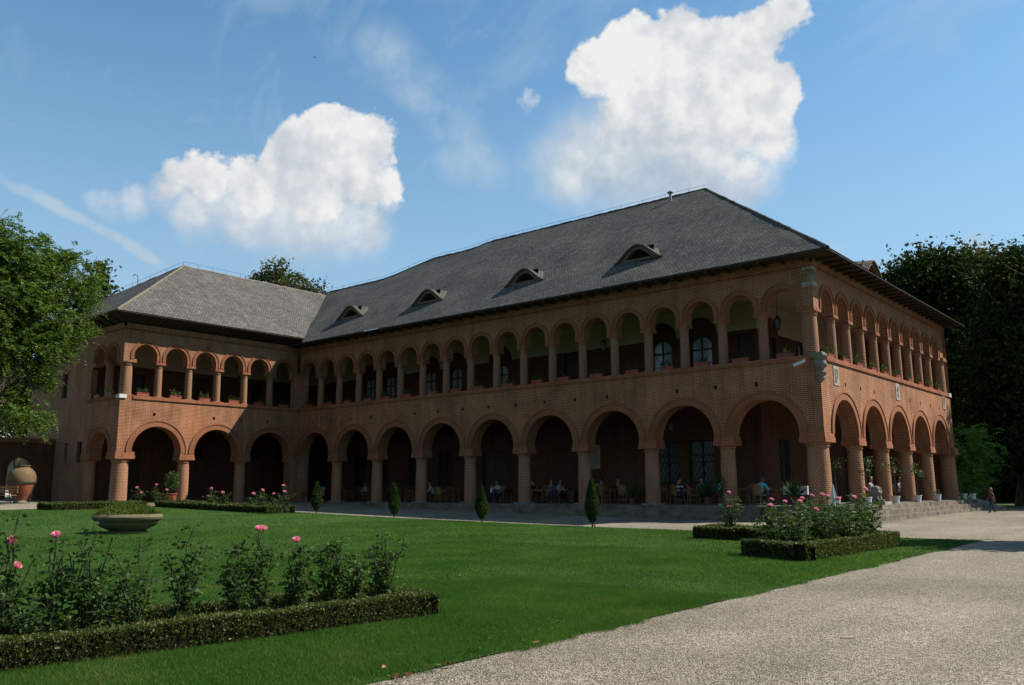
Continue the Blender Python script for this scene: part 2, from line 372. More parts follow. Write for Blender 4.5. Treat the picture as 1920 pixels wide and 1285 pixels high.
M['step'] = plain('worn_step_stone', (0.185, 0.155, 0.115), 0.9, 0.2, 0.55, 1.8, bump=0.8)
M['floor'] = plain('gallery_stone_floor', (0.20, 0.17, 0.14), 0.8, 0.25, 0.25, 2.0)
M['ceil'] = plain('gallery_ceiling_plaster', (0.42, 0.36, 0.27), var=0.1, scale=1.0)
M['terracotta'] = plain('red_plastic_planter', (0.34, 0.070, 0.035), 0.6, 0.35, 0.2, 6.0)
M['white_pl'] = plain('white_paint', (0.75, 0.75, 0.73), 0.5, 0.4, 0.05)

# ------------------------------------------------------------------ ground sheets
def _gravel(t, b):
    g = t.new('ShaderNodeTexCoord'); O = g.outputs['Object']
    def vor(scale, out): 
        v = t.new('ShaderNodeTexVoronoi'); v.inputs['Scale'].default_value = scale; t.link(O, v.inputs['Vector']); return v.outputs[out]
    cc = t.new('ShaderNodeSeparateColor'); t.link(vor(56.0, 'Color'), cc.inputs[0])
    stone = t.ramp(cc.outputs[0], [(0.0, (0.090, 0.074, 0.053)), (0.25, (0.175, 0.147, 0.106)), (0.65, (0.275, 0.237, 0.176)), (1.0, (0.42, 0.375, 0.295))])
    gap = t.maprange(vor(56.0, 'Distance'), 0.25, 0.75, 1.10, 0.42)
    col = t.mix(1.0, stone, gap, 'MULTIPLY')
    col = t.mix(1.0, col, t.ramp(t.noise(O, 0.22, 7.0, 0.65), [(0.32, 0.66), (0.5, 0.95), (0.72, 1.22)]), 'MULTIPLY')
    trk = t.new('ShaderNodeMapping'); t.link(O, trk.inputs[0]); trk.inputs['Scale'].default_value = (1.1, 0.10, 1.0)
    col = t.mix(1.0, col, t.ramp(t.noise(trk.outputs[0], 1.0, 4.0, 0.6), [(0.33, 0.86), (0.52, 1.0), (0.70, 1.08)]), 'MULTIPLY')
    dirt = t.maprange(t.noise(O, 1.7, 6.0, 0.7), 0.55, 0.75, 0.0, 0.4, True)
    col = t.mix(dirt, col, (0.130, 0.104, 0.073))
    t.link(col, b.inputs['Base Color'])
    bp = t.new('ShaderNodeBump'); bp.inputs['Strength'].default_value = 0.9; bp.inputs['Distance'].default_value = 0.02
    h = t.math('ADD', t.math('MULTIPLY', vor(56.0, 'Distance'), -1.0), t.math('MULTIPLY', t.noise(O, 160.0, 2.0, 0.5), 0.3))
    t.link(h, bp.inputs['Height']); t.link(bp.outputs[0], b.inputs['Normal'])
M['gravel'] = material('gravel', _gravel, 0.9, 0.2)
def _turf(t, b):
    g = t.new('ShaderNodeTexCoord'); O = g.outputs['Object']
    n = t.noise(O, 0.5, 6.0, 0.65); f = t.noise(O, 38.0, 4.0, 0.7); m_ = t.noise(O, 6.0, 5.0, 0.65)
    c = t.ramp(n, [(0.3, (0.020, 0.056, 0.008)), (0.5, (0.032, 0.078, 0.011)), (0.68, (0.052, 0.090, 0.014)), (0.8, (0.075, 0.085, 0.022))])
    c = t.mix(1.0, c, t.ramp(f, [(0.25, 0.45), (0.6, 1.05), (0.8, 1.5)]), 'MULTIPLY')
    c = t.mix(1.0, c, t.ramp(m_, [(0.3, 0.8), (0.7, 1.15)]), 'MULTIPLY')
    t.link(c, b.inputs['Base Color'])
    bp = t.new('ShaderNodeBump'); bp.inputs['Strength'].default_value = 1.0; bp.inputs['Distance'].default_value = 0.05
    t.link(f, bp.inputs['Height']); t.link(bp.outputs[0], b.inputs['Normal'])
M['turf'] = material('turf', _turf, 0.9, 0.15)
M['soil'] = plain('bare_soil', (0.060, 0.042, 0.028), 0.95, 0.1, 0.4, 6.0, bump=0.8)
def sheet(name, xs, ys, mat, dz=0.0):
    X, Y = np.meshgrid(xs, ys); Z = gz(X, Y)+dz; nx, ny = len(xs), len(ys)
    V = np.stack([X.ravel(), Y.ravel(), Z.ravel()], 1); i = np.arange(nx*ny).reshape(ny, nx)
    F = np.stack([i[:-1, :-1].ravel(), i[:-1, 1:].ravel(), i[1:, 1:].ravel(), i[1:, :-1].ravel()], 1)
    return link(name, npmesh(name, V, F, mat))
kind(sheet('ground', [-1500, -700, -300, -140, -80]+list(np.arange(-60, 31, 2.0))+[45, 90, 200, 500, 1500], [-1500, -600, -200, -90]+list(np.arange(-60, 41, 2.0))+[60, 110, 250, 700, 1500], M['turf']), 'structure')
kind(sheet('gravel_court', list(np.arange(-56, 25, 2.0)), list(np.arange(-48, 28, 2.0)), M['gravel'], 0.012), 'structure')
LAWN = (-33.6, 7.5, -60.0, -9.2)
lawn_xs = list(np.arange(LAWN[0], LAWN[1], 1.0))+[LAWN[1]]; lawn_ys = list(np.arange(LAWN[2], LAWN[3], 1.0))+[LAWN[3]]
_lw = sheet('lawn', lawn_xs, list(np.arange(LAWN[2], LAWN[3], .25))+[LAWN[3]], M['turf'], 0.026); kind(_lw, 'structure')
for _v in _lw.data.vertices:
    if _v.co.x > LAWN[1]-.01: _v.co.x += -.10+.06*math.sin(_v.co.y*1.3)+.05*math.sin(_v.co.y*3.7+1)+rnd.uniform(-.03, .03); _v.co.z -= .012
    if _v.co.y > LAWN[3]-.01: _v.co.y += rnd.uniform(-.12, .04); _v.co.z -= .012

# ------------------------------------------------------------------ the palace
BAY = 1.95; XL = -35.8; YE = -12.2; XBK = -4.8; YBK = 4.8; YFAR = 21.2; XLB = XL-4.8
A_M = 0.616; A_L = -0.06; SET = 0.157
Z_FLOOR = 0.88; Z_IMP = 3.485; Z_SPL = 3.884; R_LI, R_LO = 1.53, 1.88; Z_COP = 6.93; Z_COPT = 7.13
Z_IMPU = 9.07; Z_SPU = 9.50; R_UI, R_UO = 0.70, 0.915; Z_WTOP = 11.30; TH_L, TH_U = 0.75, 0.50
palace = empty('palace', (0, 0, 0))
tag(palace, 'two storey brick palace with arcaded galleries and grey tiled hipped roofs', 'palace')

def arcade(name, mw, mat, u0, u1, centres, z0, zs, r, zt, th, N=20):
    """wall with round-headed openings, local x along, y inward"""
    mb = MB()
    def face(w, a, b, c, d, flip=False):   # a..d are (u,z)
        p = [(q[0], w, q[1]) for q in (a, b, c, d)]; uv = [(q[0], q[1]) for q in (a, b, c, d)]
        mb.quad(p if not flip else p[::-1], uv if not flip else uv[::-1])
    edges = [u0]
    for c in centres: edges += [c-r, c+r]
    edges.append(u1)
    for w, fl in ((0.0, False), (th, True)):
        for i in range(0, len(edges), 2): face(w, (edges[i], z0), (edges[i+1], z0), (edges[i+1], zt), (edges[i], zt), fl)
        for c in centres:
            A = [(c-r*math.cos(PI*j/N), zs+r*math.sin(PI*j/N)) for j in range(N+1)]
            for a, b in zip(A[:-1], A[1:]): face(w, a, b, (b[0], zt), (a[0], zt), fl)
    for c in centres:
        A = [(c-r, z0)]+[(c-r*math.cos(PI*j/N), zs+r*math.sin(PI*j/N)) for j in range(N+1)]+[(c+r, z0)]
        L = 0.0
        for a, b in zip(A[:-1], A[1:]):
            d = math.hypot(b[0]-a[0], b[1]-a[1])
            mb.quad([(a[0], 0, a[1]), (b[0], 0, b[1]), (b[0], th, b[1]), (a[0], th, a[1])], [(0, L), (0, L+d), (th, L+d), (th, L)]); L += d
    for i in range(0, len(edges), 2):
        mb.quad([(edges[i], 0, z0), (edges[i+1], 0, z0), (edges[i+1], th, z0), (edges[i], th, z0)])
    mb.quad([(u0, 0, z0), (u0, th, z0), (u0, th, zt), (u0, 0, zt)]); mb.quad([(u1, 0, z0), (u1, th, z0), (u1, th, zt), (u1, 0, zt)])
    mb.quad([(u0, 0, zt), (u1, 0, zt), (u1, th, zt), (u0, th, zt)])
    return mb.build(name, mat, palace, mw=mw)
def holed_wall(name, mw, mat, u0, u1, z0, z1, holes, depth=0.3, parent=None, th=None, back=None):
    """flat wall with rectangular recesses (ua, ub, za, zb)"""
    mb = MB(); us = sorted({u0, u1, *[h[0] for h in holes], *[h[1] for h in holes]})
    for a, b in zip(us[:-1], us[1:]):
        cuts = sorted([(h[2], h[3]) for h in holes if h[0] <= a+1e-6 and h[1] >= b-1e-6]); z = z0
        for (za, zb) in cuts:
            if za > z: mb.quad([(a, 0, z), (b, 0, z), (b, 0, za), (a, 0, za)])
            z = zb
        if z < z1: mb.quad([(a, 0, z), (b, 0, z), (b, 0, z1), (a, 0, z1)])
    for (a, b, za, zb) in holes:
        mb.quad([(a, 0, za), (a, depth, za), (a, depth, zb), (a, 0, zb)]); mb.quad([(b, 0, za), (b, depth, za), (b, depth, zb), (b, 0, zb)])
        mb.quad([(a, 0, za), (b, 0, za), (b, depth, za), (a, depth, za)]); mb.quad([(a, 0, zb), (b, 0, zb), (b, depth, zb), (a, depth, zb)])
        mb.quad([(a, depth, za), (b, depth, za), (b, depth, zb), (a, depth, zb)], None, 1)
    if th:
        mb.quad([(u0, th, z0), (u1, th, z0), (u1, th, z1), (u0, th, z1)]); mb.quad([(u0, 0, z1), (u1, 0, z1), (u1, th, z1), (u0, th, z1)])
        mb.quad([(u0, 0, z0), (u0, th, z0), (u0, th, z1), (u0, 0, z1)]); mb.quad([(u1, 0, z0), (u1, th, z0), (u1, th, z1), (u1, 0, z1)])
    return mb.build(name, [mat, M['black_void']], parent or palace, mw=mw)
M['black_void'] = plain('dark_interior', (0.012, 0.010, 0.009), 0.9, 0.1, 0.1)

def ring_mesh(ri, ro, zs, z0, proud, lip):
    mb = MB(); N = 28
    A = [(-1, z0-zs, True)]+[(PI*j/N, None, False) for j in range(N+1)]+[(1, z0-zs, True)]
    def pt(a, r):
        if a[2]: return (a[0]*r, a[1])
        return (-r*math.cos(a[0]), r*math.sin(a[0]))
    L = 0.0
    for a, b in zip(A[:-1], A[1:]):
        pa, pb = pt(a, (ri+ro)/2), pt(b, (ri+ro)/2); d = math.hypot(pb[0]-pa[0], pb[1]-pa[1])
        def strip(r0, w0, r1, w1, v0, v1):
            p = [(pt(a, r0)[0], w0, pt(a, r0)[1]), (pt(b, r0)[0], w0, pt(b, r0)[1]), (pt(b, r1)[0], w1, pt(b, r1)[1]), (pt(a, r1)[0], w1, pt(a, r1)[1])]
            mb.quad(p, [(v0, L), (v0, L+d), (v1, L+d), (v1, L)])
        strip(ri-0.004, 0.10, ri-0.004, -proud, 0, .05); strip(ri-0.004, -proud, ro-lip, -proud, .02, .02+ro-ri-lip)
        strip(ro-lip, -proud, ro-lip, -proud-0.035, .0, .03); strip(ro-lip, -proud-0.035, ro, -proud-0.035, .0, lip); strip(ro, -proud-0.035, ro, 0.02, 0, .06)
        L += d
    return mb.mesh('arch_ring', M['ring'])
RING_L = ring_mesh(R_LI, R_LO, Z_SPL, Z_SPL-0.02, 0.03, 0.055); RING_U = ring_mesh(R_UI, R_UO, Z_SPU, Z_IMPU+0.20, 0.025, 0.045)

def column_meshes(d, z0, z1, mat, hw, capw, impz, seg=22):
    """shaft with slight swelling, neck mouldings; capital of two square courses; plinth"""
    h = z1-z0; r = d/2
    s = MB(); s.lathe([(r*1.04, 0), (r*1.03, h*.25), (r*1.0, h*.6), (r*0.95, h*.88), (r*0.95, h-.20), (r*1.05, h-.17), (r*1.07, h-.13), (r*0.98, h-.11), (r*1.1, h-.06), (r*1.2, h)], seg)
    c = MB(); a = capw/2; b = hw
    c.box(-a, a, -b-.035, b+.035, h, h+(impz-z1)*.52); c.box(-a+.03, a-.03, -b-.012, b+.012, h+(impz-z1)*.52, h+(impz-z1))
    return s.mesh('column', mat, True), c.mesh('capital', M['cap'])
COL_L = column_meshes(0.68, Z_FLOOR+.07, Z_IMP, M['brick_col'], TH_L/2, 0.98, Z_SPL)
COL_LC = column_meshes(0.92, Z_FLOOR+.07, Z_IMP, M['brick_col'], 0.55, 1.12, Z_SPL, 28)
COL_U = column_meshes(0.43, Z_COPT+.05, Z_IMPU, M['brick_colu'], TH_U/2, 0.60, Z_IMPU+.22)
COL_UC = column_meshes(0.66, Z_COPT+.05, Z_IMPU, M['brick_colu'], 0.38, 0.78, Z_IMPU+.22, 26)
def plinth_mesh(w, h, mat):
    m = MB(); m.tbox(-w/2, w/2, -w/2, w/2, -h-.02, 0, 0.02); return m.mesh('plinth', mat)
PL_L = plinth_mesh(0.86, .08, M['stone_grey']); PL_LC = plinth_mesh(1.08, .08, M['stone_grey']); PL_U = plinth_mesh(0.56, .06, M['cap']); PL_UC = plinth_mesh(0.78, .06, M['cap'])
def put_column(mw, u, w, z, cm, pl):
    o = link('column', cm[0], palace, mw @ Matrix.Translation((u, w, z)))
    link('capital', cm[1], o); link('plinth', pl, o); return o

def facade(mw, u0, u1, a0, dirn, n_up, up_set, corner_u0=None, corner_u1=None, u0_up=None):
    """one arcaded front; a0 = first bay edge, bays run in direction dirn"""
    cu = sorted([a0+dirn*(k+.5)*BAY for k in range(n_up)]); cl = sorted([a0+dirn*(2*k+1)*BAY for k in range(n_up//2)])
    arcade('arcade_wall', mw, M['brick'], u0, u1, cl, Z_IMP+.02, Z_SPL, R_LI, 5.84, TH_L, 28)
    holes = []
    for k in range(1, n_up):
        u = a0+dirn*(k*BAY+0.28)
        if (k % 9) in (4,): continue
        holes.append((u-.075, u+.075, 6.00, 6.20))
    holed_wall('parapet_wall', mw, M['brick'], u0, u1, 5.84, Z_COP, holes, 0.3, th=TH_L)
    c = MB(); x = u0-0.0
    c.box(u0, u1, -.07, TH_L+.05, Z_COP, Z_COP+.06); c.box(u0, u1, -.045, TH_L+.03, Z_COP+.06, Z_COPT)
    c.build('coping', M['cap'], palace, mw=mw)
    muw = mw @ Matrix.Translation((0, up_set, 0))
    arcade('upper_arcade_wall', muw, M['brick_tan'], u0 if u0_up is None else u0_up, u1-(up_set if corner_u1 else 0), cu, Z_IMPU+.02, Z_SPU, R_UI, Z_WTOP, TH_U, 20)
    for c_ in cl: link('arch_ring', RING_L, palace, mw @ Matrix.Translation((c_, 0, Z_SPL)))
    for c_ in cu: link('arch_ring', RING_U, palace, muw @ Matrix.Translation((c_, 0, Z_SPU)))
    for a, b in zip(cl[:-1], cl[1:]): put_column(mw, (a+b)/2, TH_L/2, Z_FLOOR+.07, COL_L, PL_L)
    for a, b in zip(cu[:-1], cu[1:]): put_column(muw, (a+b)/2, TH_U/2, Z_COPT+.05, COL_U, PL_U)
    return cu, cl
MW_M = FR(0, 0, 0); MW_R = FR(0, 0, PI/2); MW_L = FR(XL, 0, PI/2); MW_E = FR(0, YE, 0)
EPS = 0.004
cu_m, cl_m = facade(MW_M, XL+EPS, 0.0, -A_M, -1, 18, SET, None, True)
cu_r, cl_r = facade(MW_R, TH_L-EPS*2, YFAR, 0.73, 1, 10, SET, u0_up=SET+TH_U-EPS)
cu_l, cl_l = facade(MW_L, YE+TH_L-EPS*2, 0.0-EPS, -A_L*-1, -1, 6, SET*0.6, u0_up=YE+SET*.6+TH_U-EPS)
# end front of the left wing: one lower arch and two upper arches, then solid wall
cu_e = [XL-3.0, XL-1.45]; cl_e = [XL-2.2]
arcade('arcade_wall', MW_E, M['brick'], XL-4.2, XL, cl_e, Z_IMP+.02, Z_SPL, 1.2, 5.84, TH_L, 28)
holed_wall('parapet_wall', MW_E, M['brick'], XL-4.2, XL, 5.84, Z_COP, [], th=TH_L)
cb = MB(); cb.box(XL-4.2, XL, -.07, TH_L, Z_COP, Z_COP+.06); cb.box(XL-4.2, XL, -.045, TH_L, Z_COP+.06, Z_COPT); cb.build('coping', M['cap'], palace, mw=MW_E)
arcade('upper_arcade_wall', FR(0, YE+SET*.6, 0), M['brick_tan'], XL-4.2, XL-SET*.6, cu_e, Z_IMPU+.02, Z_SPU, 0.62, Z_WTOP, TH_U)
for c_ in cu_e: link('arch_ring', RING_U, palace, FR(c_, YE+SET*.6, 0, Z_SPU) @ Matrix.Diagonal((.9, 1, .9, 1)))
link('arch_ring', RING_L, palace, FR(cl_e[0], YE, 0, Z_SPL) @ Matrix.Diagonal((.8, 1, .8, 1)))
put_column(MW_E, XL-4.0, TH_L/2, Z_FLOOR+.07, COL_L, PL_L)
put_column(FR(0, YE+SET*.6, 0), (cu_e[0]+cu_e[1])/2, TH_U/2, Z_COPT+.05, COL_U, PL_U)
holed_wall('end_wall', FR(0, YE+.25, 0), M['brick_tan'], XL-13.2, XL-4.2, 0.5, Z_WTOP, [(-41.45, -40.75, 3.4, 4.65), (-43.2, -42.75, 3.4, 4.6), (-40.2, -40.02, 7.5, 9.0), (-46.3, -45.4, 3.4, 4.6), (-44.2, -43.4, 7.5, 9.1)], 0.3)
# far side and back walls, so that the block is closed
bk = MB(); bk.quad([(0, YFAR, .5), (XL-13.2, YFAR, .5), (XL-13.2, YFAR, Z_WTOP), (0, YFAR, Z_WTOP)]); bk.quad([(XL-13.2, YE+.25, .5), (XL-13.2, YFAR, .5), (XL-13.2, YFAR, Z_WTOP), (XL-13.2, YE+.25, Z_WTOP)])
bk.build('back_wall', M['brick_tan'], palace)
# corner columns
put_column(FR(0, 0), -.50, .50, Z_FLOOR+.07, COL_LC, PL_LC); put_column(FR(0, 0), -SET-.37, SET+.37, Z_COPT+.05, COL_UC, PL_UC)
put_column(FR(0, 0), XL-.50, YE+.50, Z_FLOOR+.07, COL_LC, PL_LC); put_column(FR(0, 0), XL-SET-.34, YE+SET+.34, Z_COPT+.05, COL_UC, PL_UC)
put_column(MW_R, YFAR-.48, TH_L/2, Z_FLOOR+.07, COL_LC, PL_LC); put_column(MW_R, YFAR-.45, SET+TH_U/2, Z_COPT+.05, COL_UC, PL_UC)
# solid piers at the inner corner
pr = MB()
pr.box(XL-TH_L+.01, XL+.48, .012, TH_L-.02, .5, Z_SPL); pr.box(XL-TH_L+.015, XL-.012, -.36, .01, .5, Z_SPL)
pr.build('corner_pier', M['brick'], palace)
pr = MB(); pr.box(XL-TH_U, XL+.36, SET+.012, SET+TH_U-.02, Z_COPT-.1, Z_SPU); pr.box(XL-TH_U, XL-SET*.6-.012, -.22, SET+.01, Z_COPT-.1, Z_SPU)
pr.build('corner_pier', M['brick_tan'], palace)
# stone corner pieces
sb = MB(); sb.box(XL-.35, XL+.085, YE-.085, YE+.35, Z_COP+.005, Z_COPT+.03); sb.build('corner_block', M['white_stone'], palace)
sb = MB(); sb.box(-.30, .085, YFAR-.40, YFAR+.02, Z_COP+.005, Z_COPT+.03); sb.build('corner_block', M['white_stone'], palace)
# carved corbel under the corner of the coping
cbm = MB(); cbm.lathe([(0.02, 5.93), (.10, 6.0), (.17, 6.12), (.14, 6.2), (.22, 6.27), (.24, 6.36), (.15, 6.40), (.17, 6.52), (.24, 6.66), (.26, 6.80), (.22, 6.88), (.30, 6.95), (.33, 7.05)], 14, 0.02, -0.02)
corbel = cbm.build('corner_corbel', M['stone_grey'], palace, True); corbel['label'] = 'carved grey stone corbel on the corner'
cb2 = MB(); cb2.box(-.30, .22, -.22, .30, 7.03, 7.15); cb2.box(-.26, .16, -.16, .26, 7.15, 7.22); cb2.build('corbel_slab', M['stone_grey'], corbel)
for (a, b) in ((.23, -.02), (.02, -.25)):
    vol = MB(); vol.lathe([(0.02, 6.55), (.07, 6.6), (.08, 6.68), (.03, 6.76)], 10, a, b); vol.build('scroll', M['stone_grey'], corbel, True)
# stone colonnette niche high on the corner
nb = MB(); nb.box(-SET-.42, -SET+.06, SET-.06, SET+.42, 10.12, 10.30)
niche = nb.build('corner_niche', M['stone'], palace); niche['label'] = 'stone colonnette niche high on the corner'; nb = MB(); nb.box(-SET-.40, -SET+.045, SET-.045, SET+.40, 10.86, 11.0); nb.build('lintel', M['stone'], niche)
nb = MB(); nb.lathe([(.17, 10.30), (.165, 10.5), (.145, 10.72), (.13, 10.86)], 16, -SET-.10, SET+.10); nb.build('colonnette', M['stone_grey'], niche, True)
# carved stone reliefs on the sunlit side front
for (px, py, kindn) in ((1567, 705, 0), (1682.5, 735, 1), (1769, 754, 2)):
    p = onX(px, py, 0.0); rb = MB(); rb.box(-.30, .30, -.03, .05, -.42, .42); rb.box(-.22, .22, -.022, -.018, -.34, .34)
    ro = rb.build('stone_relief', M['stone'], palace, mw=FR(0, float(p[1]), PI/2, float(p[2])))
    r2 = MB()
    for (x0, x1, z0, z1) in ((-.16, -.10, -.3, .24), (-.16, .16, .24, .3), (.10, .16, -.05, .24), (-.05, .16, -.11, -.05), (-.05, .01, -.3, -.05)) if kindn != 1 else ((-.04, .04, -.3, .28), (-.14, .14, .06, .14), (-.12, .02, -.2, -.12), (.0, .12, .2, .28)): r2.box(x0, x1, -.055, -.03, z0, z1)
    r2.build('carving', M['stone_grey'], ro)

# gallery back walls with openings ---------------------------------------------------------------
def win_rect(u, w, z0, z1): return (u-w/2, u+w/2, z0, z1)
low_wins = [(-8.15, 1.45, 1.88, 4.06), (-10.15, 1.45, 1.88, 4.06), (-26.45, 1.4, 1.88, 4.04), (-29.2, 1.4, 1.88, 4.04), (-32.6, 1.4, 1.88, 4.04), (-34.9, 1.4, 1.9, 4.04)]
low_doors = [(-22.2, 2.0, 0.9, 3.95), (-39.4, 1.6, 0.9, 5.0)]
up_wins = [(-7.92, 1.25, 7.35, 9.66), (-10.25, 1.25, 7.35, 9.64), (-21.7, 1.25, 7.35, 9.3), (-25.5, 1.1, 7.35, 9.62), (-27.9, 1.1, 7.35, 9.66), (-31.9, 1.1, 7.35, 9.64), (-34.0, 1.1, 7.35, 9.66)]
up_doors = [(-16.27, 0.95, 6.66, 9.44), (-5.45, 0.9, 6.66, 9.3)]
H = lambda L: [win_rect(*a) for a in L]
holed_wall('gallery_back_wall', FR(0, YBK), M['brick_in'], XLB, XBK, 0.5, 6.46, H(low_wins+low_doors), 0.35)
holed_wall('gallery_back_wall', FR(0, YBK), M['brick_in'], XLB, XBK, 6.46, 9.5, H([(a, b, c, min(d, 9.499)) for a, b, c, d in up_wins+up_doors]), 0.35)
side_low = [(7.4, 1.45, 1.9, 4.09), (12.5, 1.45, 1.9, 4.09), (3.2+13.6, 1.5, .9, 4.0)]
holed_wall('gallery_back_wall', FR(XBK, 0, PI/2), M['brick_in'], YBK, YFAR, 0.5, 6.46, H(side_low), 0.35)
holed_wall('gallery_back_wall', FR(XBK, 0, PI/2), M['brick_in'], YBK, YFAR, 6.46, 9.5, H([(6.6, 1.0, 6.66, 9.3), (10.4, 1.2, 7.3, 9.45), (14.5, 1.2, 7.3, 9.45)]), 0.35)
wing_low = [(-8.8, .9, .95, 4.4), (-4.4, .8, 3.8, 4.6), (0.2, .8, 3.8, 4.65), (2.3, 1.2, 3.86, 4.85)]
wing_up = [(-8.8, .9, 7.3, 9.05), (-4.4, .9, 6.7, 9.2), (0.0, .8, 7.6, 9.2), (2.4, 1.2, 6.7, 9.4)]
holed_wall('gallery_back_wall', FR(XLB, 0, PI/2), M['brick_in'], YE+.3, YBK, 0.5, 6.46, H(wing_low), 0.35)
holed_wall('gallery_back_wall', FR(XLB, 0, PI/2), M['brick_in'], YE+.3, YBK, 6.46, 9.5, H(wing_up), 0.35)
pw = MB()
pw.quad([(XLB, YBK-.003, 9.5), (XBK, YBK-.003, 9.5), (XBK, YBK-.003, 11.0), (XLB, YBK-.003, 11.0)])
pw.quad([(XBK+.003, YBK, 9.5), (XBK+.003, YFAR, 9.5), (XBK+.003, YFAR, 11.0), (XBK+.003, YBK, 11.0)])
pw.quad([(XLB+.003, YE+.3, 9.5), (XLB+.003, YBK, 9.5), (XLB+.003, YBK, 11.0), (XLB+.003, YE+.3, 11.0)])
pw.build('upper_plaster', M['plaster'], palace)
fl = MB(); fl.box(XLB, -.3, .3, YBK, .4, Z_FLOOR); fl.box(XBK, -.3, YBK, YFAR, .4, Z_FLOOR-.002); fl.box(XLB, XL-.3, YE+.3, .3, .4, Z_FLOOR-.001)
fl.build('gallery_floor', M['floor'], palace)
fl = MB(); fl.box(XLB, -TH_L, TH_L, YBK, 6.46, 6.66); fl.box(XBK, -TH_L, YBK, YFAR, 6.462, 6.658); fl.box(XLB, XL-TH_L, YE+TH_L, TH_L, 6.464, 6.656)
fl.build('gallery_ceiling', M['ceil'], palace)
fl = MB(); fl.box(XLB, -SET-TH_U, SET+TH_U, YBK, 10.9, 11.1); fl.box(XBK, -SET-TH_U, YBK, YFAR, 10.902, 11.098); fl.box(XLB, XL-TH_U-.1, YE+TH_U, SET+TH_U, 10.904, 11.096)
fl.build('gallery_ceiling', M['plaster'], palace)
# shallow vault ribs between gallery and wall, giving the plaster its lunettes
def lunette(mw, u, z, r, mat):
    mb = MB(); N = 16
    P = [(u-r*math.cos(PI*j/N), z+r*math.sin(PI*j/N)) for j in range(N+1)]
    for a, b in zip(P[:-1], P[1:]): mb.quad([(a[0], -.012, z-.01), (b[0], -.012, z-.01), (b[0], -.012, b[1]), (a[0], -.012, a[1])])
    for a, b in zip(P[:-1], P[1:]): mb.quad([(a[0], -.012, a[1]), (b[0], -.012, b[1]), (b[0], .0, b[1]), (a[0], .0, a[1])])
    return mb.build('lunette', mat, palace, mw=mw)
for (u, w, a, b) in up_wins: lunette(FR(0, YBK), u, 9.5, 0.95, M['brick_in'])
lunette(FR(XBK, 0, PI/2), 6.6, 9.5, .8, M['brick_in'])
# windows and doors ------------------------------------------------------------------------------
def window(mw, u, w, z0, z1, style):
    fr_ = MB(); fw = .075; d0, d1 = .16, .24
    fr_.box(u-w/2, u-w/2+fw, d0, d1, z0, z1); fr_.box(u+w/2-fw, u+w/2, d0, d1, z0, z1)
    fr_.box(u-w/2+fw, u+w/2-fw, d0, d1, z0, z0+fw); fr_.box(u-w/2+fw, u+w/2-fw, d0, d1, z1-fw, z1)
    fr_.box(u-.04, u+.04, d0-.01, d1, z0+fw, z1-fw)
    zt = z0+(z1-z0)*.66; fr_.box(u-w/2+fw, u+w/2-fw, d0-.008, d1, zt-.045, zt+.045)
    if style == 'curtain': fr_.box(u-w/2+fw, u+w/2-fw, d0+.02, d1, z0+(z1-z0)*.33-.02, z0+(z1-z0)*.33+.02)
    if style == 'curtain':
        # rounded timber head
        for s_ in (-1, 1):
            N = 8
            for j in range(N):
                a0, a1 = PI/2*j/N, PI/2*(j+1)/N; R_ = w/2-fw; zc = z1-fw-R_
                p = [(u+s_*R_*math.cos(a0), d0+.03, zc+R_*math.sin(a0)), (u+s_*R_*math.cos(a1), d0+.03, zc+R_*math.sin(a1)), (u+s_*R_*math.cos(a1), d0+.03, z1-fw), (u+s_*R_*math.cos(a0), d0+.03, z1-fw)]
                fr_.quad(p)
            fr_.quad([(u+s_*(w/2-fw), d0+.03, z1-fw), (u+s_*(w/2-fw-.001), d0+.03, z1-fw), (u+s_*(w/2-fw-.001), d0+.03, zc), (u+s_*(w/2-fw), d0+.03, zc)])
    o = fr_.build('window', M['wood_frame'], palace, mw=mw)
    g = M['glass_curtain'] if style == 'curtain' else M['glass_dark']
    for (a, b) in ((u-w/2+fw, u-.04), (u+.04, u+w/2-fw)):
        for (c_, e) in ((z0+fw, zt-.045), (zt+.045, z1-fw)):
            p = MB(); p.box(a, b, d0+.045, d0+.055, c_, e); p.build('pane', g, o)
    if style == 'grille':
        gr = MB(); n = max(3, int(w/.22)); hgt = z1-z0
        for k in range(-6, n+8):
            for s_ in (-1, 1):
                x0, x1 = u-w/2+k*.24, u-w/2+k*.24+s_*hgt*.5; za, zb = z0, z1
                pts = [(x0, z0), (x1, z1)]
                # clip to the opening
                t0, t1 = 0.0, 1.0; dx = x1-x0
                for lim, sg in ((u-w/2, 1), (u+w/2, -1)):
                    if dx == 0: continue
                    t = (lim-x0)/dx
                    if dx*sg > 0: t0 = max(t0, t)
                    else: t1 = min(t1, t)
                if t1 > t0+.02: gr.tube([(x0+dx*t0, .03, z0+hgt*t0), (x0+dx*t1, .03, z0+hgt*t1)], .011, 4)
        for x in (u-w/2+.012, u+w/2-.012): gr.tube([(x, .03, z0), (x, .03, z1)], .016, 4)
        for z in (z0+.012, (z0+z1)/2, z1-.012): gr.tube([(u-w/2, .03, z), (u+w/2, .03, z)], .014, 4)
        gr.build('grille', M['iron'], o)
    return o
def door(mw, u, w, z0, z1):
    o_ = MB(); o_.box(u-w/2, u+w/2, .2, .26, z0, z1)
    o = o_.build('door', M['wood_frame'], palace, mw=mw)
    for s_ in (-1, 1):
        for (a, b) in ((.12, .42), (.5, .9)):
            p = MB(); p.box(min(u+s_*w*.06, u+s_*w*.44), max(u+s_*w*.06, u+s_*w*.44), .17, .2, z0+(z1-z0)*a, z0+(z1-z0)*b); p.build('panel', M['wood_frame'], o)
    return o
for a in low_wins: window(FR(0, YBK), *a, 'grille')
for a in low_doors: door(FR(0, YBK), *a)
for a in up_wins: window(FR(0, YBK), a[0], a[1], a[2], a[3] if a[3] < 9.499 else 9.499, 'curtain')
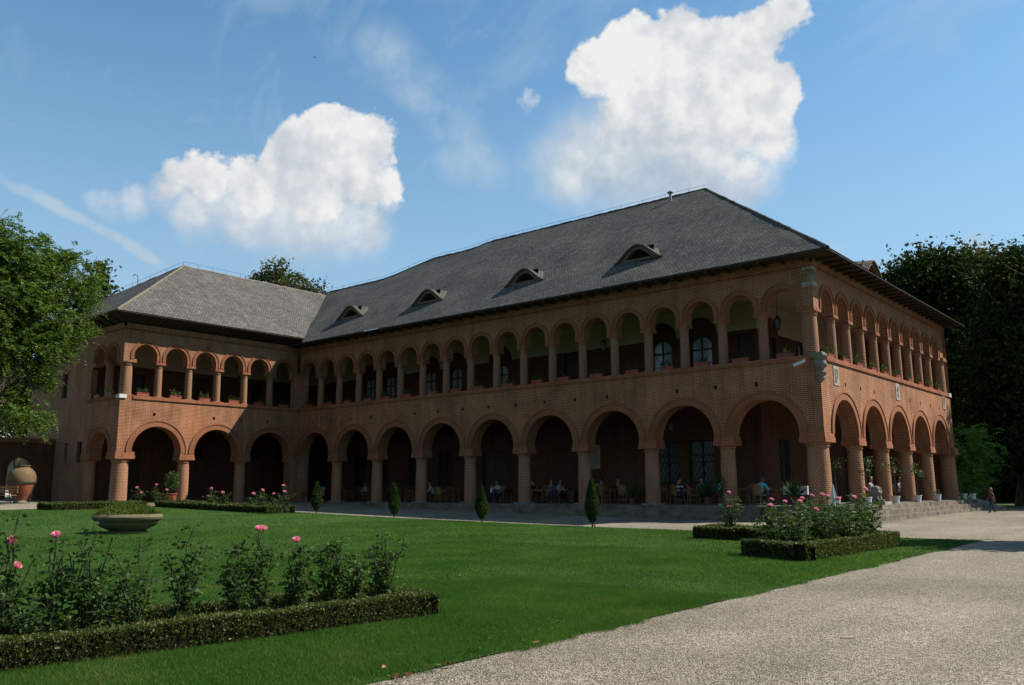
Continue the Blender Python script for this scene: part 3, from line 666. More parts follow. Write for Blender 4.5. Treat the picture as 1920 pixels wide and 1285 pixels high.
for a in up_doors: door(FR(0, YBK), *a)
for a in side_low[:2]: window(FR(XBK, 0, PI/2), *a, 'grille')
door(FR(XBK, 0, PI/2), *side_low[2])
for a in ((6.6, 1.0, 6.66, 9.3),): door(FR(XBK, 0, PI/2), *a)
for a in ((10.4, 1.2, 7.3, 9.45), (14.5, 1.2, 7.3, 9.45)): window(FR(XBK, 0, PI/2), *a, 'curtain')
for a in wing_low[1:]: window(FR(XLB, 0, PI/2), *a, 'plain')
door(FR(XLB, 0, PI/2), *wing_low[0])
for i, a in enumerate(wing_up): (window(FR(XLB, 0, PI/2), *a, 'plain') if i in (0, 2) else door(FR(XLB, 0, PI/2), *a))
for a in [(-41.1, .7, 3.4, 4.65), (-42.97, .45, 3.4, 4.6), (-45.85, .9, 3.4, 4.6), (-43.8, .8, 7.5, 9.1)]: window(FR(0, YE+.25), *a, 'plain')
# carved stone plaque inside the lower gallery
pq = MB(); pq.box(-14.95, -14.35, YBK-.05, YBK-.004, 2.72, 4.05); plq = pq.build('wall_plaque', M['stone'], palace)
pq = MB()
for k in range(9): pq.box(-14.85+.06*(k % 3), -14.62+.09*(k % 3), YBK-.062, YBK-.05, 2.85+k*.12, 2.91+k*.12)
pq.build('carving', M['stone_grey'], plq)

# eaves, cornice ---------------------------------------------------------------------------------
ZE_M, ZE_L, OH = 11.38, 11.83, 1.0; SL = 0.711
def cornice(mw, u0, u1, z):
    mb = MB(); n = int((u1-u0)/.17)
    for k in range(n):
        x = u0+k*.17; mb.quad([(x, .0, z), (x+.085, -.075, z), (x+.085, -.075, z+.08), (x, .0, z+.08)]); mb.quad([(x+.085, -.075, z), (x+.17, 0, z), (x+.17, 0, z+.08), (x+.085, -.075, z+.08)])
        mb.quad([(x, 0, z), (x+.085, -.075, z), (x+.17, 0, z)]) ; 
    o = mb.build('sawtooth_cornice', M['cap'], palace, mw=mw); kind(o, 'stuff')
    b = MB(); b.box(u0, u1, -.085, .02, z+.08, z+.16); b.box(u0, u1, -.10, .02, z+.16, Z_WTOP+.05); b.build('cornice', M['brick_tan'], palace, mw=mw)
cornice(FR(0, SET), XL-.05, -SET+.1, 10.98); cornice(FR(-SET, 0, PI/2), SET-.1, YFAR, 10.981); cornice(FR(XL-SET*.6, 0, PI/2), YE+SET*.6-.1, SET, 10.982); cornice(FR(0, YE+SET*.6), XL-4.2, XL-SET*.6+.1, 10.983)
def eave(u0, u1, mw, ze, off=OH, h0=0.0, h1=0.0):
    """timber soffit boarding, fascia and rafters; local y=0 is the wall plane"""
    b = MB(); b.quad([(u0, SET, 11.36), (u1, SET, 11.36), (u1+h1, -off+.06, ze-.06), (u0-h0, -off+.06, ze-.06)]); b.quad([(u0-h0, -off+.03, ze-.07), (u1+h1, -off+.03, ze-.07), (u1+h1, -off+.03, ze-.005), (u0-h0, -off+.03, ze-.005)])
    b.quad([(u0-h0, -off+.03, ze-.07), (u1+h1, -off+.03, ze-.07), (u1+h1, -off+.08, ze-.075), (u0-h0, -off+.08, ze-.075)])
    b.build('eave_boarding', M['wood_dark'], palace, mw=mw)
    me = MB(); zz0, zz1 = 11.34-.10, ze-.16
    me.quad([(-.06, SET, zz0), (.06, SET, zz0), (.06, -off+.12, zz1), (-.06, -off+.12, zz1)]); me.quad([(-.06, SET, zz0), (-.06, -off+.12, zz1), (-.06, -off+.12, zz1+.1), (-.06, SET, zz0+.12)])
    me.quad([(.06, SET, zz0), (.06, -off+.12, zz1), (.06, -off+.12, zz1+.1), (.06, SET, zz0+.12)]); me.quad([(-.06, -off+.12, zz1), (.06, -off+.12, zz1), (.06, -off+.12, zz1+.1), (-.06, -off+.12, zz1+.1)])
    rm = me.mesh('rafter', M['wood_dark']); n = int((u1-u0)/.82)
    for k in range(n): link('rafter', rm, palace, mw @ Matrix.Translation((u0+.3+k*(u1-u0-.6)/(n-1), 0, 0)))
eave(XL-.1, -SET, FR(0, 0), ZE_M, h1=1.1); eave(SET, YFAR, FR(0, 0, PI/2), ZE_M, h0=1.1, h1=1.0)
eave(YE+SET, 1.0, FR(XL, 0, PI/2), ZE_L, h0=1.05); eave(XL-13.2, XL-SET, FR(0, YE), ZE_L, h1=1.05)

# roofs ------------------------------------------------------------------------------------------
def smooth(a, b, x): t = np.clip((x-a)/(b-a), 0, 1); return t*t*(3-2*t)
def ridge_y(X): return 7.8+(9.9-7.8)*smooth(-36.3, -32.2, X)+(10.6-9.9)*smooth(-29.0, -27.2, X)
_wob = [(nprng.uniform(.15, .9), nprng.uniform(.15, .9), nprng.uniform(0, 6.28), nprng.uniform(.008, .022)) for _ in range(14)]
def wob(a, b): return sum(am*np.sin(fa*a*2.2+ph)*np.cos(fb*b*2.0+ph*1.7) for fa, fb, ph, am in _wob)
def surf(name, P, UV, mat, parent=palace):
    """P: (rows, cols, 3) grid"""
    r, c = P.shape[:2]; i = np.arange(r*c).reshape(r, c)
    F = np.stack([i[:-1, :-1].ravel(), i[:-1, 1:].ravel(), i[1:, 1:].ravel(), i[1:, :-1].ravel()], 1)
    uvv = UV.reshape(-1, 2)[F.ravel()]
    return link(name, npmesh(name, P.reshape(-1, 3), F, mat, UV=uvv, smooth=True), parent)
XA, YA, ZA = -10.16, 10.6, ZE_M+SL*11.6     # hip apex at the right end of the ridge
XR, YAL = XL-6.6, -5.2                       # ridge of the left wing and its hip apex
def main_front():
    xs = np.concatenate([np.linspace(XR-.3, XA, 90), np.linspace(XA, 1.0, 34)[1:]]); vs = np.linspace(0, 1, 30); P = np.zeros((30, len(xs), 3)); U = np.zeros((30, len(xs), 2))
    for j, x in enumerate(xs):
        yb = max(-1.0, (XL+OH-(ZE_L-ZE_M)/SL*-1-1.0)-x-0.02) if x < XL+2 else -1.0
        yt = ridge_y(x) if x <= XA else -1.0+(1.0-x)*(YA+1)/(1.0-XA)
        yt = max(yt, yb+1e-3); y = yb+(yt-yb)*vs; z = ZE_M+SL*(y+1)
        edge = np.minimum(1, np.minimum((y+1)*1.2, (yt-y)*1.2))
        P[:, j] = np.stack([np.full(30, x), y, z+wob(x, y)*np.clip(edge, 0.15, 1)], 1); U[:, j] = np.stack([np.full(30, x), (y+1)*1.227], 1)
    return surf('roof', P, U, M['tile'])
roof = main_front(); roof['label'] = 'grey tiled roof of the main block'
def tri_slope(name, a, b, apex_a, apex_b, n=26, m=26, amp=1.0):
    """slope with eave a-b and ridge apex_a-apex_b"""
    a, b, c, d = (np.array(q, float) for q in (a, b, apex_a, apex_b)); P = np.zeros((m, n, 3)); U = np.zeros((m, n, 2)); el = np.linalg.norm(b-a); ex = (b-a)/el
    for i, v in enumerate(np.linspace(0, 1, m)):
        l, r = a+(c-a)*v, b+(d-b)*v
        for j, u in enumerate(np.linspace(0, 1, n)):
            p = l+(r-l)*u; s_ = float(np.dot(p-a, ex)); q = p-a-ex*s_; t_ = float(np.linalg.norm(q))
            e = min(1, max(.1, min(v, 1-v)*6))*amp; P[i, j] = p+np.array([0, 0, wob(s_+13, t_+5)*e]); U[i, j] = (s_, t_)
    return surf(name, P, U, M['tile'])
tri_slope('roof_slope', (1, -1, ZE_M), (1, YFAR+1, ZE_M), (XA, YA, ZA), (XA, YA, ZA), 40, 30)
# left wing, sunlit slope: hip on one side, valley on the other
def left_front():
    m_, n_ = 30, 44; P = np.zeros((m_, n_, 3)); U = np.zeros((m_, n_, 2)); xe = XL+OH
    for i, v in enumerate(np.linspace(0, 1, m_)):
        x = xe+(XR-xe)*v; z = ZE_L+SL*(xe-x); y0 = (YE-OH)+(YAL-YE+OH)*v; y1 = (xe-x)+(ZE_L-ZE_M)/SL-1.0+.05
        for j, u in enumerate(np.linspace(0, 1, n_)):
            y = y0+(y1-y0)*u; e = min(1, max(.1, min(v, 1-v, u*2, (1-u)*2)*6)); P[i, j] = (x, y, z+wob(y+31, x)*e*1.3); U[i, j] = (y, (xe-x)*1.227)
    return surf('roof_slope', P, U, M['tile'])
left_front(); ZR = ZE_L+SL*(XL+OH-XR)
tri_slope('roof_slope', (2*XR-XL-OH, YE-OH, ZE_L), (XL+OH, YE-OH, ZE_L), (XR, YAL, ZR), (XR, YAL, ZR))
tri_slope('roof_slope', (2*XR-XL-OH, YFAR+1, ZE_L), (2*XR-XL-OH, YE-OH, ZE_L), (XR, 9, ZR), (XR, YAL, ZR), 20, 12)
bkq = MB(); xs_ = np.linspace(XR-.3, XA, 30)
for a, b in zip(xs_[:-1], xs_[1:]):
    za, zb = ZE_M+SL*(ridge_y(a)+1), ZE_M+SL*(ridge_y(b)+1)
    bkq.quad([(a, ridge_y(a), za), (b, ridge_y(b), zb), (b, YFAR+1, ZE_M), (a, YFAR+1, ZE_M)])
bkq.quad([(XA, YA, ZA), (1, YFAR+1, ZE_M), (XA, YFAR+1, ZE_M)]); bkq.build('roof_slope', M['tile'], palace)
# mortar caps along ridges and hips
def cap_line(pts, r=.10, mat=None):
    mb = MB(); pts2 = []
    for p, q in zip(pts[:-1], pts[1:]):
        p, q = np.array(p), np.array(q); n = max(2, int(np.linalg.norm(q-p)/.35))
        for k in range(n): pts2.append(p+(q-p)*k/n+np.array([0, 0, rnd.uniform(-.015, .025)]))
    pts2.append(np.array(pts[-1])); mb.tube(pts2, r, 8); return mb.build('ridge_cap', mat or M['mortar_cap'], palace, True)
rp = [(x, float(ridge_y(x)), ZE_M+SL*(float(ridge_y(x))+1)-.02) for x in np.linspace(XR-.2, XA, 60)]
cap_line(rp, .085, M['tile']); cap_line([(1.0, -1.0, ZE_M-.02), (XA, YA, ZA-.03)], .085, M['tile'])
cap_line([(XL+OH, YE-OH, ZE_L-.03), (XR, YAL, ZR-.05)], .075); cap_line([(XR, YAL, ZR-.03), (XR, 7.4, ZR-.05)], .07, M['mortar_cap'])
cap_line([(2*XR-XL-OH, YE-OH, ZE_L), (XR, YAL, ZR-.03)], .08)
# lightning conductor on short stand-offs
lw = MB(); wire = [(p[0], p[1], p[2]+.27) for p in rp]; lw.tube(wire, .009, 4)
for k in range(0, 60, 3): lw.tube([(rp[k][0], rp[k][1], rp[k][2]), wire[k]], .012, 4)
w2 = [(XR, y, ZR+.30) for y in np.linspace(YAL, 7.3, 12)]; lw.tube(w2, .009, 4)
for q in w2: lw.tube([(q[0], q[1], ZR), q], .012, 4)
w3 = [(XR+(2*XR-XL-OH-XR)*t, YAL+(YE-OH-YAL)*t, ZR+(ZE_L-ZR)*t+.3) for t in np.linspace(0, .9, 10)]; lw.tube(w3, .009, 4)
for q in w3: lw.tube([(q[0], q[1], q[2]-.3), q], .012, 4)
lw.build('lightning_conductor', M['iron'], palace)
vp = MB(); p = onY(1257, 372, 9.9); vp.lathe([(.085, -.35), (.085, .48), (.10, .48), (.19, .50), (.19, .55), (.02, .66)], 12)
vent = vp.build('roof_vent', M['zinc'], palace, True, FR(float(p[0]), 9.9, 0, ZE_M+SL*10.9))
hk = MB(); hk.tube([(XR-2.2, -7.3, 14.6), (XR-2.2, -7.3, 16.3), (XR-2.2, -7.36, 16.5), (XR-2.2, -7.55, 16.55), (XR-2.2, -7.68, 16.42)], .03, 6); hk.build('roof_hook_pipe', M['iron'], palace)

# eyebrow dormers --------------------------------------------------------------------------------
def dormer_meshes():
    W_, Hh = 1.42, 0.84; N = 26; prof = lambda u: Hh*(0.5+0.5*math.cos(PI*min(1, abs(u)/W_)))**0.72
    P = np.zeros((8, N+1, 3)); U = np.zeros((8, N+1, 2))
    for j in range(N+1):
        u = -W_+2*W_*j/N; h = prof(u); yend = h/(SL-.10)+.02
        for i in range(8):
            y = -.16+(yend+.16)*i/7; P[i, j] = (u, y, h+.10*y+.015); U[i, j] = (u, y*1.05)
    r, c = P.shape[:2]; idx = np.arange(r*c).reshape(r, c); F = np.stack([idx[:-1, :-1].ravel(), idx[:-1, 1:].ravel(), idx[1:, 1:].ravel(), idx[1:, :-1].ravel()], 1)
    hood = npmesh('dormer', P.reshape(-1, 3), F, M['tile'], UV=U.reshape(-1, 2)[F.ravel()], smooth=True)
    fr_ = MB(); dk = MB(); R_ = .80
    for j in range(N):
        ua, ub = -W_+2*W_*j/N, -W_+2*W_*(j+1)/N; ha, hb = prof(ua), prof(ub)
        # face board under the hood, with its arched opening left free
        ia = 0.08+max(0, .56*math.cos(min(PI/2, abs(ua)/R_*PI/2)))*.9 if abs(ua) < R_ else 0.0; ib = 0.08+max(0, .56*math.cos(min(PI/2, abs(ub)/R_*PI/2)))*.9 if abs(ub) < R_ else 0.0
        if ha > ia or hb > ib:
            fr_.quad([(ua, -.05, min(ia, ha)), (ub, -.05, min(ib, hb)), (ub, -.05, hb), (ua, -.05, ha)]); fr_.quad([(ua, -.05, min(ia, ha)), (ub, -.05, min(ib, hb)), (ub, .25, min(ib, hb)), (ua, .25, min(ia, ha))])
        fr_.quad([(ua, -.17, ha-.06), (ub, -.17, hb-.06), (ub, -.17, hb+.015), (ua, -.17, ha+.015)]); fr_.quad([(ua, -.17, ha-.06), (ub, -.17, hb-.06), (ub, -.05, hb-.06), (ua, -.05, ha-.06)])
    fr_.box(-R_, R_, -.10, .05, -.02, .10)
    dk.quad([(-R_, .24, .0), (R_, .24, .0), (R_, .24, .8), (-R_, .24, .8)])
    # cheeks down to the roof plane in front
    return hood, fr_.mesh('dormer_frame', M['wood_d2']), dk.mesh('opening', M['black_void'])
M['wood_d2'] = plain('weathered_dormer_timber', (0.16, 0.105, 0.065), var=0.3)
DM = dormer_meshes()
def put_dormer(mw):
    o = link('dormer', DM[0], palace, mw); link('dormer_frame', DM[1], o); link('opening', DM[2], o)
for X in (-9.5, -17.0, -24.75, -32.2): put_dormer(FR(X, 1.5, 0, ZE_M+SL*2.5-.02))
slr = (ZA-ZE_M)/(1-XA); put_dormer(FR(-1.5, 13.0, PI/2, ZE_M+slr*2.5-.02))

# hanging lanterns, security camera --------------------------------------------------------------
def lantern_mesh():
    mb = MB(); mb.tube([(0, 0, 0), (0, 0, -1.45)], .012, 4); mb.lathe([(.02, -1.38), (.05, -1.45), (.17, -1.60), (.15, -1.61)], 6); mb.lathe([(.09, -2.06), (.12, -2.04), (.12, -2.0)], 6)
    for k in range(6): a = 2*PI*k/6; mb.tube([(.14*math.cos(a), .14*math.sin(a), -1.61), (.11*math.cos(a), .11*math.sin(a), -2.02)], .013, 4)
    mb.lathe([(.01, -2.14), (.05, -2.10), (.09, -2.06)], 6); return mb.mesh('hanging_lantern', M['iron'])
LM = lantern_mesh(); gm = MB(); gm.lathe([(.095, -2.0), (.125, -1.63)], 6); LG = gm.mesh('lantern_glass', M['glass_dark'])
for (px, py, Y, zt, lab) in ((1457, 592, 2.3, 10.9, 'black iron lantern hanging in the upper arch beside the corner'), (1132, 640, 2.3, 10.9, 'black iron lantern hanging in the middle of the upper gallery'), (1258, 808, 2.3, 6.46, 'black iron lantern hanging in the lower gallery above the cafe tables'), (452, 690, None, 10.9, 'black iron lantern hanging in the sunlit wing gallery')):
    p = onY(px, py, Y) if Y else onX(px, py, XL-2.4)
    o = link('hanging_lantern', LM, None, FR(float(p[0]), float(p[1]), 0, zt)); tag(o, lab, 'lantern'); link('lantern_glass', LG, o)
sc = empty('security_camera', (-0.62, -0.10, 6.83)); tag(sc, 'white security camera on the parapet beside the stone corbel', 'security camera')
m1 = MB(); m1.tube([(-.34, -.34, -.14), (.12, -.22, .04)], .075, 10); m1.build('camera_body', M['white_pl'], sc)
m1 = MB(); m1.quad([(-.42, -.42, -.09), (.12, -.30, .12), (.14, -.14, .12), (-.40, -.26, -.09)]); m1.quad([(-.42, -.42, -.075), (.12, -.30, .135), (.14, -.14, .135), (-.40, -.26, -.075)]); m1.build('sun_shield', M['white_pl'], sc)
m1 = MB(); m1.tube([(.08, -.22, -.02), (.12, -.1, -.16), (.12, .12, -.16)], .03, 6); m1.build('bracket', M['zinc'], sc)

# terrace steps of long stone slabs ---------------------------------------------------------------
steps = empty('terrace_steps', (0, -1, 0.2)); tag(steps, 'worn stone steps running along both fronts of the palace', 'steps')
levels = [(0.80, Z_FLOOR), (1.22, 0.67), (1.64, 0.46), (2.06, 0.25+.02)]
def slab(x0, x1, y0, y1, z0, z1):
    mb = MB(); j = lambda a=.006: rnd.uniform(-a, a); t = .018
    mb.tbox(x0+.004, x1-.004, y0+j(.012), y1, z0, z1-t+j(), 0.0)
    mb.tbox(x0+.004, x1-.004, y0+.002, y1, z1-t, z1+j(), t)
    o = mb.build('step_slab', M['step'], steps); o.location = (0, 1, -0.2)
for i, (off, z) in enumerate(levels):
    inner = levels[i-1][0]-.03 if i else -0.45
    x = XL+.1
    while x < off:
        x2 = min(off, x+rnd.uniform(1.1, 1.9)); x2 = off if off-x2 < .5 else x2
        if z > gzf((x+x2)/2, -off)+.02: slab(x, x2, -off, -inner, z-.26, z)
        x = x2
    y = -inner+.004
    while y < YFAR+.6:
        y2 = min(YFAR+.6, y+rnd.uniform(1.1, 1.9)); mb = MB()
        mb.box(inner, off+rnd.uniform(-.012, .012), y+.004, y2-.004, z-.26, z+rnd.uniform(-.006, .006)); o = mb.build('step_slab', M['step'], steps); o.location = (0, 1, -0.2); y = y2
rp_ = MB(); rp_.raw([(.4, YFAR+.6, .3), (2.2, YFAR+.6, .2), (2.2, YFAR+1.0, .2), (.4, YFAR+1.0, .3), (.4, YFAR+.6, 1.05), (2.2, YFAR+.6, .42), (2.2, YFAR+1.0, .42), (.4, YFAR+1.0, 1.05)], [(0,1,5,4),(1,2,6,5),(2,3,7,6),(3,0,4,7),(4,5,6,7)]); o = rp_.build('sloping_kerb', M['stone'], steps); o.location = (0, 1, -0.2)

# ------------------------------------------------------------------ vegetation
def leaf_mat(name, stops, trans=0.35, rough=0.55, spec=0.22, KL=0.62, tint=(1.5, 1.6, 0.7)):
    m = bpy.data.materials.new(name); m.use_nodes = True; t = NT(m.node_tree); b = m.node_tree.nodes['Principled BSDF']; out = m.node_tree.nodes['Material Output']
    g = t.new('ShaderNodeNewGeometry'); tc = t.new('ShaderNodeTexCoord')
    big = t.noise(tc.outputs['Object'], 0.7, 3.0, 0.6)
    f = t.math('ADD', t.math('MULTIPLY', g.outputs['Random Per Island'], 0.65 if name != 'grass_blades' else 0.5), t.math('MULTIPLY', t.math('SUBTRACT', big, 0.0 if name != 'grass_blades' else 0.21), 0.45 if name != 'grass_blades' else 1.0))
    c = t.ramp(f, [(p_, tuple(q_*KL for q_ in c_)) for p_, c_ in stops]); t.link(c, b.inputs['Base Color']); b.inputs['Roughness'].default_value = rough; b.inputs['Specular IOR Level'].default_value = spec
    tr = t.new('ShaderNodeBsdfTranslucent'); t.link(t.mix(1.0, c, tint, 'MULTIPLY'), tr.inputs[0])
    mx = t.new('ShaderNodeMixShader'); mx.inputs[0].default_value = trans; t.link(b.outputs[0], mx.inputs[1]); t.link(tr.outputs[0], mx.inputs[2]); t.link(mx.outputs[0], out.inputs[0])
    return m
M['leaf_locust'] = leaf_mat('locust_leaves', [(0.1, (0.030, 0.060, 0.010)), (0.5, (0.052, 0.100, 0.016)), (0.9, (0.13, 0.18, 0.024))], 0.4, KL=0.80)
M['leaf_dark'] = leaf_mat('dark_chestnut_leaves', [(0.1, (0.016, 0.030, 0.008)), (0.6, (0.034, 0.058, 0.014)), (0.95, (0.052, 0.068, 0.018))], 0.15, 0.8, 0.05)
M['leaf_brown'] = leaf_mat('sunburnt_leaves', [(0.1, (0.030, 0.042, 0.010)), (0.55, (0.058, 0.072, 0.016)), (0.95, (0.12, 0.095, 0.030))], 0.3)
M['leaf_bright'] = leaf_mat('bright_young_leaves', [(0.1, (0.040, 0.095, 0.014)), (0.6, (0.075, 0.15, 0.022)), (0.95, (0.12, 0.20, 0.035))], 0.4, KL=1.1)
M['leaf_rose'] = leaf_mat('rose_leaves', [(0.05, (0.014, 0.032, 0.010)), (0.5, (0.028, 0.058, 0.014)), (0.85, (0.055, 0.080, 0.020)), (1.0, (0.10, 0.055, 0.020))], 0.35, 0.6, 0.15, 1.0)
M['leaf_box'] = leaf_mat('box_hedge_leaves', [(0.1, (0.020, 0.036, 0.009)), (0.5, (0.045, 0.066, 0.014)), (0.9, (0.095, 0.105, 0.026))], 0.25, KL=0.95)
M['leaf_thuja'] = leaf_mat('thuja_leaves', [(0.1, (0.016, 0.040, 0.009)), (0.6, (0.034, 0.075, 0.013)), (0.95, (0.070, 0.12, 0.022))], 0.25)
M['leaf_fern'] = leaf_mat('feathery_planter_leaves', [(0.1, (0.050, 0.085, 0.012)), (0.6, (0.090, 0.14, 0.022)), (0.95, (0.16, 0.16, 0.035))], 0.35)
M['leaf_pot'] = leaf_mat('pot_plant_leaves', [(0.1, (0.022, 0.050, 0.012)), (0.6, (0.045, 0.090, 0.020)), (0.95, (0.085, 0.13, 0.030))], 0.3)
M['grass'] = leaf_mat('grass_blades', [(0.2, (0.022, 0.072, 0.011)), (0.5, (0.038, 0.102, 0.016)), (0.72, (0.060, 0.125, 0.022)), (0.95, (0.14, 0.14, 0.045))], 0.4, 0.7, 0.08, 0.85, (1.3, 1.4, 0.6))
M['bark'] = plain('bark', (0.10, 0.078, 0.055), 0.95, 0.1, 0.4, 5.0, bump=0.9)
M['cane'] = plain('rose_cane', (0.040, 0.048, 0.018), 0.7, 0.3, 0.3, 12.0)
M['twig'] = plain('hedge_twigs', (0.018, 0.016, 0.009), 0.95, 0.05, 0.4, 20.0)
M['petal'] = leaf_mat('pink_petals', [(0.1, (0.66, 0.17, 0.24)), (0.5, (0.78, 0.32, 0.37)), (0.95, (0.86, 0.50, 0.53))], 0.35, 0.6, 0.2, 0.92, (1.0, 0.95, 1.1))
M['petal_red'] = leaf_mat('red_geranium_petals', [(0.2, (0.55, 0.03, 0.02)), (0.9, (0.70, 0.08, 0.05))], 0.3, 0.6, 0.2)

def unit(a): return a/(np.linalg.norm(a, axis=-1, keepdims=True)+1e-9)
def leaf_quads(C_, A, size, aspect=0.6, fold=0.15, rng=nprng):
    """rhombic folded leaves: centres, axis directions"""
    n = len(C_); A = unit(A); rv = unit(rng.normal(size=(n, 3))); B = unit(np.cross(A, rv)); Nn = np.cross(A, B)
    s = np.broadcast_to(np.asarray(size, float), (n,))[:, None]
    V = np.stack([C_-A*s/2, C_+B*s*aspect/2+Nn*s*fold-A*s*.05, C_+A*s/2, C_-B*s*aspect/2+Nn*s*fold-A*s*.05], 1).reshape(-1, 3)
    return V, np.arange(4*n).reshape(n, 4)
def join_arrays(parts):
    V, F, b = [], [], 0
    for v, f in parts: V.append(v); F.append(f+b); b += len(v)
    return np.concatenate(V), np.concatenate(F)
def crown_points(blobs, n_cl, per, sig, rng):
    """clustered points in ellipsoids (cx,cy,cz,rx,ry,rz), weighted to the shell"""
    w = np.array([b[3]*b[4]*b[5] for b in blobs])**0.75; w /= w.sum(); pick = rng.choice(len(blobs), n_cl, p=w); Bs = np.array(blobs)[pick]
    d = unit(rng.normal(size=(n_cl, 3))); r = rng.uniform(0.25, 1.0, n_cl)**0.45; c = Bs[:, :3]+d*Bs[:, 3:]*r[:, None]
    sg = sig*rng.uniform(.6, 1.4, n_cl)
    pts = np.repeat(c, per, 0)+rng.normal(size=(n_cl*per, 3))*np.repeat(sg, per)[:, None]*np.array([1, 1, .65])
    out = np.repeat(d, per, 0)
    return pts, out, c
def fronds(bases, dirs, length, pairs, lw, rng, droop=0.5):
    """pinnate leaves"""
    n = len(bases); D = unit(dirs+np.array([0, 0, 0.15])); parts = []
    S_ = unit(np.cross(D, np.array([0, 0, 1.0])+rng.normal(size=(n, 3))*.3)); L = length*rng.uniform(.7, 1.25, n)[:, None]
    for k in range(pairs):
        t = (k+.6)/pairs; p = bases+D*L*t+np.array([0, 0, -1.0])*(t*t)*L*droop
        for sg in (-1, 1):
            ax = unit(S_*sg+D*.5+np.array([0, 0, -.25])+rng.normal(size=(n, 3))*.15); wl = lw*(1-.35*t)
            parts.append(leaf_quads(p+ax*wl*.5, ax, wl, .42, .06, rng))
    return join_arrays(parts)
def limb(mb, p0, p1, r0, r1, rng, n=6, bend=.12):
    p0, p1 = np.array(p0, float), np.array(p1, float); L = np.linalg.norm(p1-p0); pts = []
    off = rng.normal(size=3)*bend*L
    for k in range(n+1): t = k/n; pts.append(p0+(p1-p0)*t+off*math.sin(PI*t)+np.array([0, 0, .06*L*math.sin(PI*t)]))
    mb.tube(pts, [r0+(r1-r0)*k/n for k in range(n+1)], 8, cap=True); return pts
def tree(name, label, base, trunk_top, tr, blobs, n_cl, per, leaf, mat, seed, sig=0.55, frond=None, group=None, asp=.6, limbs=9):
    rng = np.random.default_rng(seed); base = np.array(base, float); o = empty(name, tuple(base)); tag(o, label, 'tree', group)
    mb = MB(); top = np.array(trunk_top, float); pts = limb(mb, (0, 0, -.3), top-base, tr, tr*.55, rng, 8, .04)
    for i in range(limbs):
        b = blobs[i % len(blobs)]; tgt = np.array(b[:3])+rng.normal(size=3)*np.array(b[3:])*.3-base
        s_ = pts[rng.integers(4, 9)]; q = limb(mb, s_, tgt, tr*.38, tr*.08, rng, 6, .10)
        for _ in range(3):
            t2 = tgt+rng.normal(size=3)*np.array(b[3:])*.6; limb(mb, q[rng.integers(2, 6)], t2, tr*.14, tr*.03, rng, 4, .1)
    mb.build('trunk', M['bark'], o, True)
    P, out, cl = crown_points([(b[0]-base[0], b[1]-base[1], b[2]-base[2], b[3], b[4], b[5]) for b in blobs], n_cl, per, sig, rng)
    if frond: V, F = fronds(P, unit(out+rng.normal(size=P.shape)*.8), frond[0], frond[1], frond[2], rng)
    else:
        ax = out*.5+rng.normal(size=P.shape)*.7+np.array([0, 0, -.35]); V, F = leaf_quads(P, ax, leaf*rng.uniform(.6, 1.3, len(P)), asp, .12, rng)
    cr = link('crown', npmesh('crown', V, F, mat), o); kind(cr, 'stuff'); return o
def px_tree_blobs(lst, Y=None, X=None):
    """(px, py, rpx) -> world ellipsoids on the plane of the trunk"""
    out = []
    for (x, y, r) in lst:
        p = onY(x, y, Y) if X is None else onX(x, y, X); d = float(np.dot(p-CAM, AF)); rr = r*d/FPX
        out.append((p[0], p[1]+rnd.uniform(-.35, .35)*rr, p[2], rr, rr*1.0, rr*.85))
    return out
# locust tree leaning in from the left
bl = px_tree_blobs([(60, 500, 62), (125, 520, 55), (10, 470, 50), (40, 570, 70), (105, 590, 54), (132, 635, 30), (70, 655, 50), (20, 640, 55), (98, 690, 26), (60, 720, 30), (30, 760, 32), (-60, 540, 80), (-60, 650, 70), (158, 555, 24), (75, 780, 26), (-110, 460, 80)], X=-33.0)
tb = onX(-75, 962, -33.0); tree('locust_tree', 'leaning locust tree with feathery sunlit leaves beside the left wing', (tb[0], tb[1], gzf(tb[0], tb[1])), onX(72, 640, -33.0), .33, bl, 620, 17, .2, M['leaf_locust'], 3, .34, frond=(.55, 6, .19), limbs=14)
bl = px_tree_blobs([(190, 520, 14), (186, 500, 9), (202, 535, 9), (178, 545, 16), (165, 560, 18), (212, 552, 6)], Y=-4); p = onY(170, 900, -4)
tree('pear_tree', 'dark leaved branches rising between the locust tree and the wing roof', (p[0], -4, gzf(p[0], -4)), onY(175, 580, -4), .22, bl, 60, 14, .45, M['leaf_dark'], 4, .45, asp=.55, limbs=7)
# tree behind the sunlit wing roof
p = onY(535, 540, 34); bl = px_tree_blobs([(505, 512, 26), (490, 530, 22), (530, 530, 28), (565, 535, 26), (590, 542, 16), (520, 500, 16), (540, 560, 40), (500, 560, 30), (580, 570, 40)], Y=34)
tree('roofline_tree', 'round tree top rising behind the sunlit wing roof', (p[0], 34, gzf(p[0], 34)), (p[0], 34, p[2]-5), .4, bl, 260, 26, .42, M['leaf_brown'], 5, .5)
